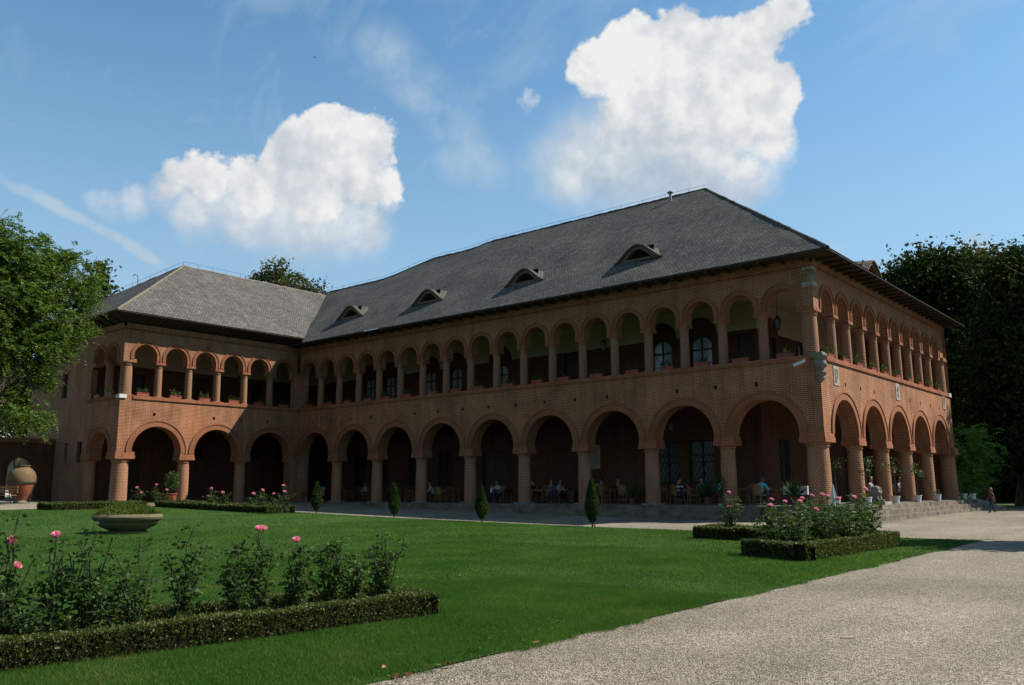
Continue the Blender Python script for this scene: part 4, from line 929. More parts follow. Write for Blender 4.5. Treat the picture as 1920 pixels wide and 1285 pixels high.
# woods behind and beside the right-hand front
RT = 'tall dark trees behind the palace'
def rtree(px, Y, seed, lab, crown, mat, n_cl=420, per=30, leaf=.40, sig=.7):
    n_cl = int(n_cl*2.1)
    b = onY(px, 955, Y); base = (b[0], Y, gzf(b[0], Y)); tt = onY(px, 640, Y)
    tree('chestnut_tree', lab, base, tt, .45, px_tree_blobs(crown, Y=Y), n_cl, per, leaf, mat, seed, sig, group=RT, asp=.55)
rtree(1745, 40, 11, 'dark broad tree showing its crown just past the roof corner', [(1720, 540, 55), (1745, 510, 50), (1790, 520, 55), (1700, 590, 45), (1760, 590, 70), (1730, 660, 60), (1790, 650, 65), (1700, 510, 30), (1770, 720, 70)], M['leaf_dark'])
rtree(1845, 44, 12, 'tall dark tree with rounded top in the middle of the woods', [(1820, 500, 45), (1840, 540, 55), (1800, 560, 55), (1870, 590, 60), (1810, 640, 70), (1850, 700, 70), (1800, 740, 70), (1840, 800, 70)], M['leaf_brown'])
rtree(1915, 34, 13, 'tallest dark tree of the woods past the terrace end', [(1905, 490, 36), (1890, 530, 50), (1930, 520, 60), (1960, 590, 90), (1890, 620, 65), (1900, 700, 80), (1960, 720, 90), (1880, 780, 70), (1940, 830, 90)], M['leaf_dark'], 520)
rtree(2060, 30, 14, 'dark tree standing at the edge of the gravel beyond the woods', [(2030, 520, 100), (2090, 600, 130), (2020, 680, 110), (2060, 780, 110), (1990, 820, 70)], M['leaf_dark'], 420)
rtree(1870, 62, 15, 'deep shaded tree filling the back of the woods', [(1840, 640, 90), (1900, 650, 90), (1800, 720, 80), (1860, 800, 90), (1930, 820, 90), (1820, 870, 70), (1880, 900, 70), (1950, 910, 60), (1760, 800, 60), (1780, 880, 50)], M['leaf_dark'], 520, 26, .6)
rtree(1990, 50, 16, 'broad shaded tree low at the back of the woods', [(1960, 700, 110), (2020, 800, 120), (1920, 880, 80), (2010, 890, 80), (1870, 920, 40), (1930, 930, 40)], M['leaf_dark'], 420, 26, .55)
# tree out of the picture whose shade crosses the gravel
tb = (15.6, -4.0, gzf(15.6, -4.0)); tree('shade_tree', 'tree on the gravel whose shadow crosses the lawn tip', tb, (15.6, -4.0, 6.5), .3, [(14.6, -4.5, 9.6, 3.0, 1.3, 1.6), (17.2, -4.1, 9.0, 2.6, 1.4, 1.6), (19.4, -4.4, 9.4, 2.4, 1.4, 1.6)], 330, 26, .4, M['leaf_dark'], 17, .4)
# bright sapling beside the terrace end
bl = px_tree_blobs([(1812, 818, 20), (1800, 850, 18), (1825, 860, 22), (1805, 890, 20), (1820, 895, 20), (1798, 915, 14), (1835, 840, 10)], Y=24.5); p = onY(1808, 935, 24.5)
tree('young_tree', 'bright green young tree with long leaves beside the terrace end', (p[0], 24.5, gzf(p[0], 24.5)), onY(1812, 830, 24.5), .07, bl, 70, 7, .3, M['leaf_bright'], 21, .38, frond=(.75, 6, .26), limbs=8)
# trees behind the garden gate
for (px, X, sd, lab, cr) in ((30, -62, 31, 'mid green tree growing behind the garden gate', [(20, 720, 50), (60, 760, 45), (90, 700, 40), (-20, 780, 60), (40, 800, 30), (90, 780, 30)]), (-40, -70, 32, 'taller green tree further back behind the garden gate', [(-60, 640, 90), (-20, 720, 80), (-90, 760, 80), (20, 690, 50)])):
    b = onX(px, 935, X); tree('garden_tree', lab, (b[0], b[1], gzf(b[0], b[1])), onX(px, 800, X), .3, px_tree_blobs(cr, X=X), 240, 22, .40, M['leaf_brown'] if sd == 31 else M['leaf_dark'], sd, .6)

# thuja cones along the lawn edge
def thuja(px, py_base, py_top, wpx, seed, lab):
    rng = np.random.default_rng(seed); b = onY(px, py_base, -9.0); d = float(np.dot(b-CAM, AF)); X = float(b[0]); g0 = gzf(X, -9.0); ztop = onY(px, py_top, -9.0)[2]; h = ztop-g0; rw = wpx*d/FPX/2
    o = empty('thuja_cone', (X, -9.0, g0)); tag(o, lab, 'shrub', 'clipped thuja cones along the lawn edge')
    t = MB(); t.tube([(0, 0, -.05), (.01, 0, h*.4)], [.035, .025], 7)
    if px > 1000: t.tube([(.10, .02, -.05), (.06, 0, h*.3)], [.025, .02], 6)
    t.build('trunk', M['bark'], o, True)
    prof = lambda v: np.where(v < .38, np.sqrt(np.clip((v-.10)/.28, 0, 1)), np.clip((1-v)/.62, 0, 1)**.72)
    n = 5200; v = rng.uniform(.11, 1, n); a = rng.uniform(0, 2*PI, n); r = rw*(prof(v)+.04)*rng.uniform(.72, 1.06, n)*(1+.10*np.sin(3*a+seed)*np.sin(6*v))
    P = np.stack([r*np.cos(a), r*np.sin(a), v*h], 1); ax = np.stack([np.cos(a)*.5, np.sin(a)*.5, np.ones(n)], 1)+rng.normal(size=(n, 3))*.35
    V, F = leaf_quads(P, ax, rng.uniform(.05, .10, n), .45, .05, rng); f = link('foliage', npmesh('foliage', V, F, M['leaf_thuja']), o); kind(f, 'stuff')
    c = MB(); c.lathe([(rw*.6*float(prof(np.array(k/10)))+.01, k/10*h) for k in range(1, 10)]+[(.004, h*.95)], 12); c.build('inner_twigs', M['twig'], o, True)
thuja(593, 962, 903, 21, 41, 'clipped thuja cone beside the end of the far rose hedge')
thuja(739, 972, 907, 22, 42, 'slim clipped thuja cone, second from the far rose hedge')
thuja(903, 978, 911, 25, 43, 'clipped thuja cone before the doorway with the standing child')
thuja(1111, 992, 898, 29, 44, 'largest clipped thuja cone, standing on two stems by the lit gravel')

# low box hedges round the rose beds
def hedge_bed(corners, h, th, label, dens, leaf, seed, hscale=1.0):
    rng = np.random.default_rng(seed); cs = [np.array(c, float) for c in corners]; cen = sum(cs)/len(cs)
    o = empty('box_hedge', (cen[0], cen[1], gzf(cen[0], cen[1]))); tag(o, label, 'hedge'); base = np.array([cen[0], cen[1], gzf(cen[0], cen[1])])
    core = MB(); parts = []; inner = []
    n = len(cs)
    for i in range(n):
        a, b = cs[i], cs[(i+1) % n]; p_, q_ = cs[(i-1) % n], cs[(i+2) % n]
        e = unit(b-a); nn = np.array([-e[1], e[0]])
        if np.dot(cen-a, nn) < 0: nn = -nn
        inner.append((a, b, e, nn)); L = np.linalg.norm(b-a); m = max(2, int(L/.5)); hh = [h*(1+rng.uniform(-.07, .07)) for _ in range(m+1)]
        for k in range(m):
            c0, c1 = a+e*L*k/m, a+e*L*(k+1)/m
            def pt(c, w, z): q = c+nn*w; return (q[0]-base[0], q[1]-base[1], gzf(q[0], q[1])+z-base[2])
            f = .035
            core.quad([pt(c0, f, .0), pt(c1, f, .0), pt(c1, f, hh[k+1]-f), pt(c0, f, hh[k]-f)]); core.quad([pt(c0, th-f, 0), pt(c1, th-f, 0), pt(c1, th-f, hh[k+1]-f), pt(c0, th-f, hh[k]-f)]); core.quad([pt(c0, f, hh[k]-f), pt(c1, f, hh[k+1]-f), pt(c1, th-f, hh[k+1]-f), pt(c0, th-f, hh[k]-f)])
        for (area, kind_) in ((L*h, 'f'), (L*h, 'b'), (L*th, 't')):
            cnt = int(area*dens); u = rng.uniform(0, L, cnt); z = rng.uniform(.01, h, cnt) if kind_ != 't' else h+rng.normal(0, .010, cnt)
            w = {'f': rng.normal(.012, .016, cnt), 'b': th+rng.normal(-.012, .016, cnt), 't': rng.uniform(0, th, cnt)}[kind_]
            hv = np.interp(u, np.linspace(0, L, m+1), hh)/h; xy = a[None]+e[None]*u[:, None]+nn[None]*w[:, None]
            # thinner at the foot, with gaps
            keep = np.ones(cnt, bool) if kind_ == 't' else (rng.uniform(size=cnt) < .45+.55*np.clip(z/h*1.6, 0, 1)) & (np.sin(u*9+seed)+np.sin(u*23.0)+rng.normal(0, .8, cnt) > -1.7)
            P = np.stack([xy[:, 0]-base[0], xy[:, 1]-base[1], gz(xy[:, 0], xy[:, 1])+z*hv-base[2]], 1)[keep]
            outw = {'f': -nn, 'b': nn, 't': nn*0}[kind_]; ax = np.array([outw[0], outw[1], .7])[None]+rng.normal(size=(len(P), 3))*.65
            parts.append(leaf_quads(P, ax, leaf*rng.uniform(.6, 1.3, len(P)), .62, .1, rng))
    core.build('hedge_twigs', M['twig'], o); V, F = join_arrays(parts); f = link('foliage', npmesh('foliage', V, F, M['leaf_box']), o); kind(f, 'stuff')
    s = MB(); off = th*.6; pts = []
    for c in cs: q = c+unit(cen-c)*off*1.3; pts.append((q[0], q[1], gzf(q[0], q[1])+.055))
    so_ = s.quad(pts) or s.build('soil_bed', M['soil']); kind(so_, 'structure'); return o
FGB = [(4.30, -36.0), (5.31, -27.80), (3.95, -27.75), (2.85, -36.0)]
hedge_bed(FGB, .29, .24, 'low clipped box hedge around the long rose bed on the near lawn', 5200, .030, 51)
hedge_bed([(4.44, -17.65), (6.13, -18.25), (6.36, -12.8), (4.62, -12.5)], .37, .30, 'box hedge around the dense rose bed at the lawn corner', 2600, .042, 52)
hedge_bed([(.76, -12.95), (4.35, -12.95), (4.35, -11.2), (.76, -11.2)], .36, .28, 'short box hedge around the small rose bed facing the steps', 1900, .05, 53)
hedge_bed([(-32.6, -11.4), (-22.5, -11.2), (-22.5, -9.6), (-32.6, -9.7)], .34, .26, 'long box hedge around the far rose bed before the sunlit wing', 700, .08, 54)
hedge_bed([(-33.3, -17.2), (-31.6, -17.2), (-31.6, -12.4), (-33.3, -12.4)], .34, .26, 'box hedge of the side bed beyond the stone planter', 700, .08, 55)

# roses
def bloom_mesh(seed, R_=.055):
    rng = np.random.default_rng(seed); V, F = [], []
    for ring, (n, r0, tilt, sz) in enumerate(((3, .10, .10, .60), (5, .28, .28, .74), (6, .46, .52, .86), (7, .62, .92, .90))):
        for k in range(n):
            a = 2*PI*(k+rng.uniform(-.15, .15))/n+ring*.7; t = tilt+rng.uniform(-.1, .1); b = len(V)
            for i in range(3):
                for j in range(3):
                    u, v = (i-1)*.5, j/2; w = sz*(.6+.7*math.sin(PI*min(1, v*.8+.12)))*.8
                    rad = r0*.35+v*math.sin(t)*sz*.9; z = v*math.cos(t)*sz*.9-.10*(abs(u)*2)**2*(1 if ring > 1 else -1)*.3; x = rad; y = u*w*1.5
                    cx = math.cos(y/max(rad, .25)*.6) if ring < 2 else 1.0
                    V.append((R_*(x*cx*math.cos(a)-y*math.sin(a)), R_*(x*cx*math.sin(a)+y*math.cos(a)), R_*(z*1.35+.15)))
            for i in range(2):
                for j in range(2): F.append((b+i*3+j, b+i*3+j+1, b+(i+1)*3+j+1, b+(i+1)*3+j))
    return npmesh('bloom', np.array(V), np.array(F), M['petal'], smooth=True)
BLOOMS = [bloom_mesh(61), bloom_mesh(62)]
def rose_bush(x, y, h, spread, canes, label, seed, lsize=.055, nblooms=(), compound=9, group=None, bscale=1.0):
    rng = np.random.default_rng(seed); g0 = gzf(x, y)+.04; o = empty('rose_bush', (x, y, g0)); tag(o, label, 'rose bush', group)
    mb = MB(); parts = []; tips = []
    for c in range(canes):
        a = rng.uniform(0, 2*PI); hh = h*rng.uniform(.55, 1.0) if c else h; sp = spread*rng.uniform(.15, 1.0) if c else spread*.15; pts = []; k_ = 6; wig = rng.normal(0, .03, (k_+1, 2))
        for k in range(k_+1): t = k/k_; pts.append(np.array([math.cos(a)*sp*t**1.2*.5+wig[k, 0]*t, math.sin(a)*sp*t**1.2*.5+wig[k, 1]*t, hh*t]))
        mb.tube(pts, [.010*(1-.6*k/k_)+.002 for k in range(k_+1)], 5); tips.append(pts[-1])
        n = max(4, int(compound*hh/h)); ts = np.sort(rng.uniform(.14, 1.0, n)); base = np.array([np.array([np.interp(t, np.linspace(0, 1, k_+1), [p[i] for p in pts]) for i in range(3)]) for t in ts])
        ang = rng.uniform(0, 2*PI, n); d = np.stack([np.cos(ang), np.sin(ang), rng.uniform(-.25, .6, n)], 1); d = unit(d); side = unit(np.cross(d, np.array([0, 0, 1.0]))); pl = lsize*rng.uniform(1.4, 2.3, n)[:, None]
        for (f_, s_, sc) in ((1.0, 0, 1.1), (.62, 1, 1.0), (.62, -1, 1.0), (.28, 1, .85), (.28, -1, .85)):
            ax = d+side*s_*1.1+np.array([0, 0, -.30])+rng.normal(size=(n, 3))*.22; P = base+d*pl*f_+unit(ax)*lsize*.45; parts.append(leaf_quads(P, ax, lsize*sc*rng.uniform(.75, 1.25, n), .68, .10, rng))
    mb.build('canes', M['cane'], o, True); V, F = join_arrays(parts); f = link('foliage', npmesh('foliage', V, F, M['leaf_rose']), o); kind(f, 'stuff')
    for i, bl_ in enumerate(nblooms):
        p = np.array(bl_) if bl_ is not None else tips[i % len(tips)]+np.array([0, 0, .01])
        if bl_ is not None: mb2 = MB(); q = tips[int(np.argmin([np.linalg.norm(t-p) for t in tips]))]; mb2.tube([q*.75, (q*.75+p)/2+np.array([0, 0, .05]), p], .005, 5); mb2.build('flower_stem', M['cane'], o)
        b = link('bloom', BLOOMS[i % 2], o); b.location = tuple(p); b.rotation_euler = (rng.uniform(-.5, .5), rng.uniform(.1, .8), rng.uniform(-1.2, .2)); b.scale = (bscale*rng.uniform(.8, 1.0),)*3
    return o
def fg_rose(px, ytop, spread, canes, label, seed, blooms_px=(), X=4.55):
    p = onX(px, ytop, X); g0 = gzf(p[0], p[1])+.04; bl_ = []
    for (bx, by) in blooms_px: q = onX(bx, by, X+.05); bl_.append((q[0]-p[0], q[1]-p[1], q[2]-g0))
    rose_bush(p[0], p[1], float(p[2]-g0), spread, canes+3, label, seed, .052, bl_, 24)
fg_rose(25, 958, .55, 7, 'tallest near rose bush with two open pink blooms', 71, [(25, 1017), (29, 1064)], 4.35)
fg_rose(108, 1012, .40, 4, 'thin near rose bush with one half open pink bloom above it', 72, [(106, 1007)], 4.35)
fg_rose(172, 985, .60, 7, 'leafy near rose bush without blooms beside the half open bloom', 73, (), 4.35)
fg_rose(262, 1016, .55, 5, 'sparse arching near rose bush without blooms', 74, (), 4.4)
fg_rose(348, 990, .60, 7, 'near rose bush with one tall bare tip and no blooms', 75, (), 4.4)
fg_rose(448, 1024, .50, 6, 'short near rose bush next to the double pink bloom', 76, (), 4.45)
fg_rose(490, 1005, .42, 6, 'near rose bush topped by a double pink bloom', 77, [(486, 995), (494, 994)], 4.45)
fg_rose(556, 1022, .48, 7, 'near rose bush topped by a single wide pink bloom', 78, [(556, 1016)], 4.5)
fg_rose(618, 1014, .50, 7, 'dense near rose bush second from the bed end', 79, (), 4.5)
fg_rose(722, 994, .65, 9, 'broad near rose bush at the pointed end of the bed', 80, (), 4.6)
fg_rose(668, 1035, .35, 5, 'low near rose bush tucked before the bed end', 81, (), 4.6)
fg_rose(60, 1080, .6, 6, 'low bushy near rose under the two pink blooms', 82, (), 4.35)
fg_rose(210, 1075, .55, 5, 'low near rose bush with yellowing leaves close to the hedge', 83, (), 4.45)
RB = 'roses in the bed at the lawn corner'
CORNER_LAB = ['pink rose in the lawn corner bed, at the bed corner nearest the near rose bed', 'pink rose in the lawn corner bed, at the bed corner closest to the gravel', 'leafy rose without blooms behind the inner front corner of the lawn corner bed', 'pink rose along the gravel side of the lawn corner bed, second from its front', 'pink rose along the inner side of the lawn corner bed, third from its front', 'leafy bloomless rose along the gravel side of the lawn corner bed, third from its front', 'pink rose along the inner side of the lawn corner bed, fourth from its front', 'pink rose along the gravel side of the lawn corner bed, fourth from its front', 'leafy bloomless rose at the palace end of the lawn corner bed, inner side', 'pink rose at the palace end of the lawn corner bed, gravel side']
spots = [(4.9, -17.0), (5.6, -17.2), (5.0, -16.1), (5.8, -16.2), (5.1, -15.2), (5.9, -15.2), (5.1, -14.3), (5.9, -14.2), (5.2, -13.4), (5.9, -13.5)]
for i, (x, y) in enumerate(spots):
    rose_bush(x, y, rnd.uniform(.98, 1.38), 1.15, 14, CORNER_LAB[i], 90+i, .060, [None]*((2 if i % 2 else 1) if i % 3 != 2 else 0), 24, RB, 1.25)
for i, (x, y) in enumerate([(1.5, -12.1), (2.7, -12.0), (3.7, -12.2)]):
    rose_bush(x, y, [1.25, 1.05, 1.1][i], .8, 11, ['round rose bush with pink blooms at the open end of the small bed', 'rose bush with one low pink bloom mid way in the small bed', 'rose bush beside the corner bed in the small bed'][i], 110+i, .065, [None]*[3, 1, 1][i], 22, None, 1.3)
for i, px in enumerate((262, 300, 322, 395, 410, 470, 492, 515, 545)):
    p = onY(px, 950, -10.5); hh = (.9, 1.1, .85, 1.0, .8, .8, 1.0, .85, 1.25)[i]
    rose_bush(float(p[0]), -10.5+rnd.uniform(-.3, .3), hh, .85, 9, f'pink rose bush in the far bed before the sunlit wing, {ORD[i]} from its outer end', 120+i, .085, [None]*(2, 1, 1, 3, 1, 1, 0, 1, 2)[i] if i != 6 else [None], 10, 'roses in the far bed', 1.9)

# grass blades -----------------------------------------------------------------------------------
def grass():
    rng = nprng; out = []
    def area(n, x0, x1, y0, y1, hgt, wid):
        x = rng.uniform(x0, x1, n); y = rng.uniform(y0, y1, n); d = np.stack([x, y, gz(x, y)], 1)-CAM; dep = d@AF; u = (d@AR)/dep; v = (d@AU)/dep
        k = (dep > 1.0) & (np.abs(u) < .85) & (v > -.55); x, y, dep = x[k], y[k], dep[k]
        return x, y, dep, hgt, wid
    sets = [area(620000, 3, 7.58, -36, -24, .034, .0042), area(380000, -4, 7.58, -34, -17, .034, .006), area(300000, -14, 7.56, -33, -9.2, .034, .010), area(180000, LAWN[0], 7.55, -34, -9.15, .036, .018)]
    x = np.concatenate([s[0] for s in sets]); y = np.concatenate([s[1] for s in sets]); hg = np.concatenate([np.full(len(s[0]), s[3]) for s in sets]); wd = np.concatenate([np.full(len(s[0]), s[4]) for s in sets])
    # ragged edge along the gravel, bare ground inside beds
    edge = 7.40+.07*np.sin(y*1.3)+.06*np.sin(y*3.7+1)+.05*np.sin(y*9.1)+.03*np.sin(y*21.0); k = x < edge+rng.normal(0, .075, len(x))
    def inside(poly):
        c = np.ones(len(x), bool); P = [np.array(p) for p in poly]; cen = sum(P)/len(P)
        for a, b in zip(P, P[1:]+P[:1]):
            e = b-a; s = e[0]*(cen[1]-a[1])-e[1]*(cen[0]-a[0]); c &= (e[0]*(y-a[1])-e[1]*(x-a[0]))*s > 0
        return c
    k &= ~inside(FGB); x, y, hg, wd = x[k], y[k], hg[k], wd[k]
    n = len(x); hg = hg*rng.uniform(.4, 1.4, n)*(1+.25*np.sin(x*1.7)*np.sin(y*1.3)+.25*np.sin(x*.6+2)*np.sin(y*.45)); a = rng.uniform(0, 2*PI, n); ln = rng.normal(0, .55, (n, 2))*hg[:, None]
    z = gz(x, y)+.025; B = np.stack([x, y, z], 1); W_ = np.stack([np.cos(a), np.sin(a), np.zeros(n)], 1)*wd[:, None]/2; T = B+np.stack([ln[:, 0], ln[:, 1], hg], 1)
    V = np.stack([B-W_, B+W_, T], 1).reshape(-1, 3); return V, np.arange(3*n).reshape(n, 3)
V, F = grass(); go = link('grass', npmesh('grass', V, F, M['grass'])); kind(go, 'stuff'); go['label'] = 'short mown grass blades covering the lawn'
# loose stones on the gravel near the viewer
def pebbles():
    rng = nprng; n = 170000; x = rng.uniform(7.15, 16, n); y = rng.uniform(-34, -12, n); d = np.stack([x, y, gz(x, y)], 1)-CAM; dep = d@AF; u = (d@AR)/dep; v = (d@AU)/dep
    k = (dep > 2) & (np.abs(u) < .62) & (v > -.43) & (rng.uniform(size=n) < np.clip(14/dep-.25, 0, 1)) & ((x > 7.46) | (rng.uniform(size=n) < .35)); x, y = x[k], y[k]; n = len(x)
    s = rng.uniform(.004, .009, n)*rng.choice([1, 1, 1, 1.7], n); C_ = np.stack([x, y, gz(x, y)+s*.25], 1); a = rng.uniform(0, 6.28, n); ca, sa = np.cos(a)*s, np.sin(a)*s; e = rng.uniform(.6, 1, n)
    z0 = np.zeros(n); V = np.stack([C_+np.stack([ca, sa, z0], 1), C_+np.stack([-sa*e, ca*e, z0], 1), C_-np.stack([ca, sa, z0], 1), C_-np.stack([-sa*e, ca*e, z0], 1), C_+np.stack([z0+s*.2, z0, s*.6], 1)], 1).reshape(-1, 3)
    b = (np.arange(n)*5)[:, None]; F = np.concatenate([b+np.array([[0, 1, 4]]), b+np.array([[1, 2, 4]]), b+np.array([[2, 3, 4]]), b+np.array([[3, 0, 4]])]); return V, F
M['pebble'] = leaf_mat('pebbles', [(0.1, (0.13, 0.105, 0.075)), (0.5, (0.33, 0.285, 0.215)), (0.95, (0.58, 0.52, 0.42))], 0.0, 0.85, 0.2, 0.72)
V, F = pebbles(); po = link('gravel_stones', npmesh('gravel_stones', V, F, M['pebble'])); kind(po, 'stuff'); po['label'] = 'loose pale stones scattered over the gravel'
# fallen leaves at the lawn edge, one pale chip on the gravel
M['leaf_dry'] = plain('dry_leaf', (.42, .20, .075), .8); M['chip'] = plain('pale_wood_chip', (.62, .45, .37), .8)
WHERE = ['curled dry leaf lying in the grass beyond the hedge end', 'largest rust brown leaf at the gravel edge', 'rust brown leaf touching the largest one at the gravel edge', 'small rust brown leaf just off the gravel edge', 'dry leaf lying close under the near hedge', 'pale flat wood chip lying alone on the gravel', 'yellow brown leaf in the grass above the rust brown leaves', 'dry leaf at the ragged lawn edge']
for i, (px, py) in enumerate(((1005, 1212), (740, 1277), (752, 1281), (765, 1275), (630, 1205), (1590, 1200), (720, 1262), (840, 1256))):
    p = onG(px, py); rg = np.random.default_rng(i)
    if i == 5: m = MB(); m.tbox(-.075, .075, -.016, .016, -.02, -.004, .004); me = m.mesh('wood_chip', M['chip'])
    else: V, F = leaf_quads(np.array([[0, 0, .012], [.012, .01, .016]]), np.array([[1, .3, .05], [.8, .5, .3]]), np.array([(.11 if i == 1 else .08), .05]), .5, .16, rg); me = npmesh('fallen_leaf', V, F, M['leaf_dry'])
    o = link('wood_chip' if i == 5 else 'fallen_leaf', me); o.location = (float(p[0]), float(p[1]), gzf(p[0], p[1])+.036); o.rotation_euler = (0, 0, i*1.3 if i != 5 else .75); tag(o, WHERE[i], 'wood chip' if i == 5 else 'leaf', None if i == 5 else 'dry leaves at the lawn edge')
# clover and weeds in the turf
def clover():
    rng = nprng; n = 26000; x = np.concatenate([rng.uniform(5.2, 7.5, n//2), rng.uniform(-12, 7.4, n//2)]); y = rng.uniform(-33.5, -11, n); d = np.stack([x, y, gz(x, y)], 1)-CAM; dep = d@AF
    k = (np.sin(x*1.9+1)*np.sin(y*1.1)+np.sin(x*.7)*np.sin(y*.53+2)+rng.normal(0, .45, n) > .75) & (dep > 2); x, y, dep = x[k], y[k], dep[k]; n = len(x)
    C_ = np.stack([x, y, gz(x, y)+.035], 1); parts = []
    for j in range(3): a = rng.uniform(0, 6.28, n); ax = np.stack([np.cos(a), np.sin(a), rng.uniform(.0, .5, n)], 1); parts.append(leaf_quads(C_+ax*.010, ax, rng.uniform(.016, .030, n)*np.clip(dep/12, 1, 2), .8, .05, rng))
    return join_arrays(parts)
M['clover'] = leaf_mat('clover_leaves', [(0.1, (0.045, 0.105, 0.014)), (0.6, (0.075, 0.15, 0.022)), (0.95, (0.13, 0.19, 0.04))], 0.3, 0.7, 0.1, 0.85)
V, F = clover(); co_ = link('clover', npmesh('clover', V, F, M['clover'])); kind(co_, 'stuff'); co_['label'] = 'pale clover patches growing through the lawn'

# ------------------------------------------------------------------ garden gate wall, jar, planter
XG = -44.5
gate = empty('gate_wall', (XG, -13.8, 1.0)); tag(gate, 'brick garden wall with an arched gateway left of the palace', 'wall')
_pal = palace; palace = gate
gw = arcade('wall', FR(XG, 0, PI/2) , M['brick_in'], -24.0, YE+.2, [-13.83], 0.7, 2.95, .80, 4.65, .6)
gw.parent = gate; gw.matrix_parent_inverse = Matrix.Translation((-XG, 13.8, -1.0))
gc = MB(); gc.box(-24.0, YE+.2, -.10, .70, 4.65, 4.78); gc.box(-24.0, YE+.2, .0, .6, 4.78, 4.95); o = gc.build('coping', M['cap'], gate, mw=FR(XG, 0, PI/2)); o.matrix_parent_inverse = Matrix.Translation((-XG, 13.8, -1.0))
rm_ = ring_mesh(.80, 1.10, 2.95, 2.6, .03, .05); rm_.materials[0] = M['brick_in']; o = link('arch_ring', rm_, gate, FR(XG, -13.83, PI/2, 2.95)); o.matrix_parent_inverse = Matrix.Translation((-XG, 13.8, -1.0))
palace = _pal
# pale colonnaded pavilion seen through the gateway
pav = empty('pale_pavilion', (-72, -4, 1.2)); tag(pav, 'pale columned pavilion seen through the garden gateway', 'building')
pm = MB(); pm.box(-1, 0, -9, 16, 0, 6.5); pm.build('wall', M['white_pl'], pav)
pm = MB(); pm.lathe([(.36, 0), (.33, .3), (.30, 4.0), (.36, 4.2), (.40, 4.3)], 14); cmsh = pm.mesh('column', M['white_pl'], True)
for k in range(9): o = link('column', cmsh, pav); o.location = (1.8, -8+k*2.9, 0)
pm = MB(); pm.box(-1.2, 2.4, -9.2, 16.2, 4.3, 4.9); pm.build('entablature', M['white_stone'], pav)
def _jar(t, b):
    g = t.new('ShaderNodeTexCoord'); O = g.outputs['Object']; n = t.noise(O, 3.0, 6.0, .65)
    sep = t.new('ShaderNodeSeparateXYZ'); t.link(O, sep.inputs[0])
    up = t.maprange(t.math('ADD', sep.outputs[2], t.math('MULTIPLY', t.math('SUBTRACT', n, .5), .3)), 1.0, 1.1, 0.0, 1.0)
    c = t.mix(up, t.ramp(n, [(.3, (0.140, 0.038, 0.021)), (.7, (0.224, 0.077, 0.042))]), t.ramp(n, [(.3, (0.075, 0.048, 0.022)), (.7, (0.130, 0.090, 0.046))]))
    t.link(c, b.inputs['Base Color'])
M['jar'] = material('aged_terracotta', _jar, .8, .2)
jx, jy = float(onX(38, 930, -37.2)[0]), float(onX(38, 930, -37.2)[1]); jz = gzf(jx, jy)
jar = empty('clay_jar', (jx, jy, jz)); jar.scale = (.86, .86, .94); tag(jar, 'huge old clay storage jar in an iron stand by the gateway', 'jar')
jm = MB(); jm.lathe([(.26, .12), (.34, .14), (.42, .30), (.60, .62), (.74, .95), (.81, 1.25), (.80, 1.50), (.70, 1.75), (.52, 1.92), (.40, 1.99), (.38, 2.03), (.44, 2.08), (.44, 2.12), (.34, 2.12), (.30, 1.95)], 28); jm.build('jar_body', M['jar'], jar, True)
jm = MB(); jm.lathe([(.825, 1.10), (.835, 1.10), (.835, 1.18), (.825, 1.18)], 28); jm.build('iron_band', M['iron'], jar)
for k in range(4):
    a = PI/4+k*PI/2; jm = MB(); jm.tube([(.83*math.cos(a), .83*math.sin(a), 1.14), (.66*math.cos(a), .66*math.sin(a), .55), (.55*math.cos(a), .55*math.sin(a), -.02)], .028, 6); jm.build('stand_leg', M['iron'], jar)
jm = MB(); jm.lathe([(.34, -.02), (.36, .0), (.36, .14), (.28, .15)], 20); jm.build('foot', M['stone_grey'], jar)
def bistro(px, X, lab):
    p = onX(px, 930, X); o = empty('garden_bench', (float(p[0]), float(p[1]), gzf(p[0], p[1])), .4); tag(o, lab, 'bench')
    for k in range(4): m = MB(); m.box(-.8, .8, -.22+k*.11, -.13+k*.11, .42, .45); m.build('seat_slat', M['wood_l'], o)
    for k in range(3): m = MB(); m.box(-.8, .8, .25, .28, .55+k*.13, .64+k*.13); m.build('back_slat', M['wood_l'], o)
    for sx in (-.68, .68):
        m = MB(); m.tube([(sx, -.2, 0), (sx, -.2, .43), (sx, .24, .43), (sx, .27, .92)], .025, 6); m.tube([(sx, .24, .43), (sx, .30, 0)], .025, 6); m.build('bench_frame', M['iron'], o)
M['wood_l'] = plain('honey_timber', (.36, .21, .09), .6, .3, .2, 5.0)
bistro(2, -37.0, 'timber and iron bench beside the clay jar')

def _urn(t, b):
    g = t.new('ShaderNodeTexCoord'); O = g.outputs['Object']; n = t.noise(O, 2.6, 7.0, .68); f = t.noise(O, 16.0, 4.0, .6)
    c = t.ramp(n, [(.25, (0.042, 0.035, 0.021)), (.45, (0.111, 0.096, 0.060)), (.6, (0.151, 0.136, 0.092)), (.75, (0.192, 0.181, 0.143))]); c = t.mix(.5, c, f, 'MULTIPLY'); t.link(t.mix(.35, c, (0.126, 0.106, 0.065)), b.inputs['Base Color'])
    bp = t.new('ShaderNodeBump'); bp.inputs['Strength'].default_value = .6; bp.inputs['Distance'].default_value = .03; t.link(f, bp.inputs['Height']); t.link(bp.outputs[0], b.inputs['Normal'])
M['urn'] = material('lichened_stone', _urn, .95, .1)
pp = onG(238, 1001); pl = empty('stone_planter', (float(pp[0]), float(pp[1]), gzf(pp[0], pp[1])+.03)); tag(pl, 'round lichen stained stone bowl planter on the lawn', 'planter')
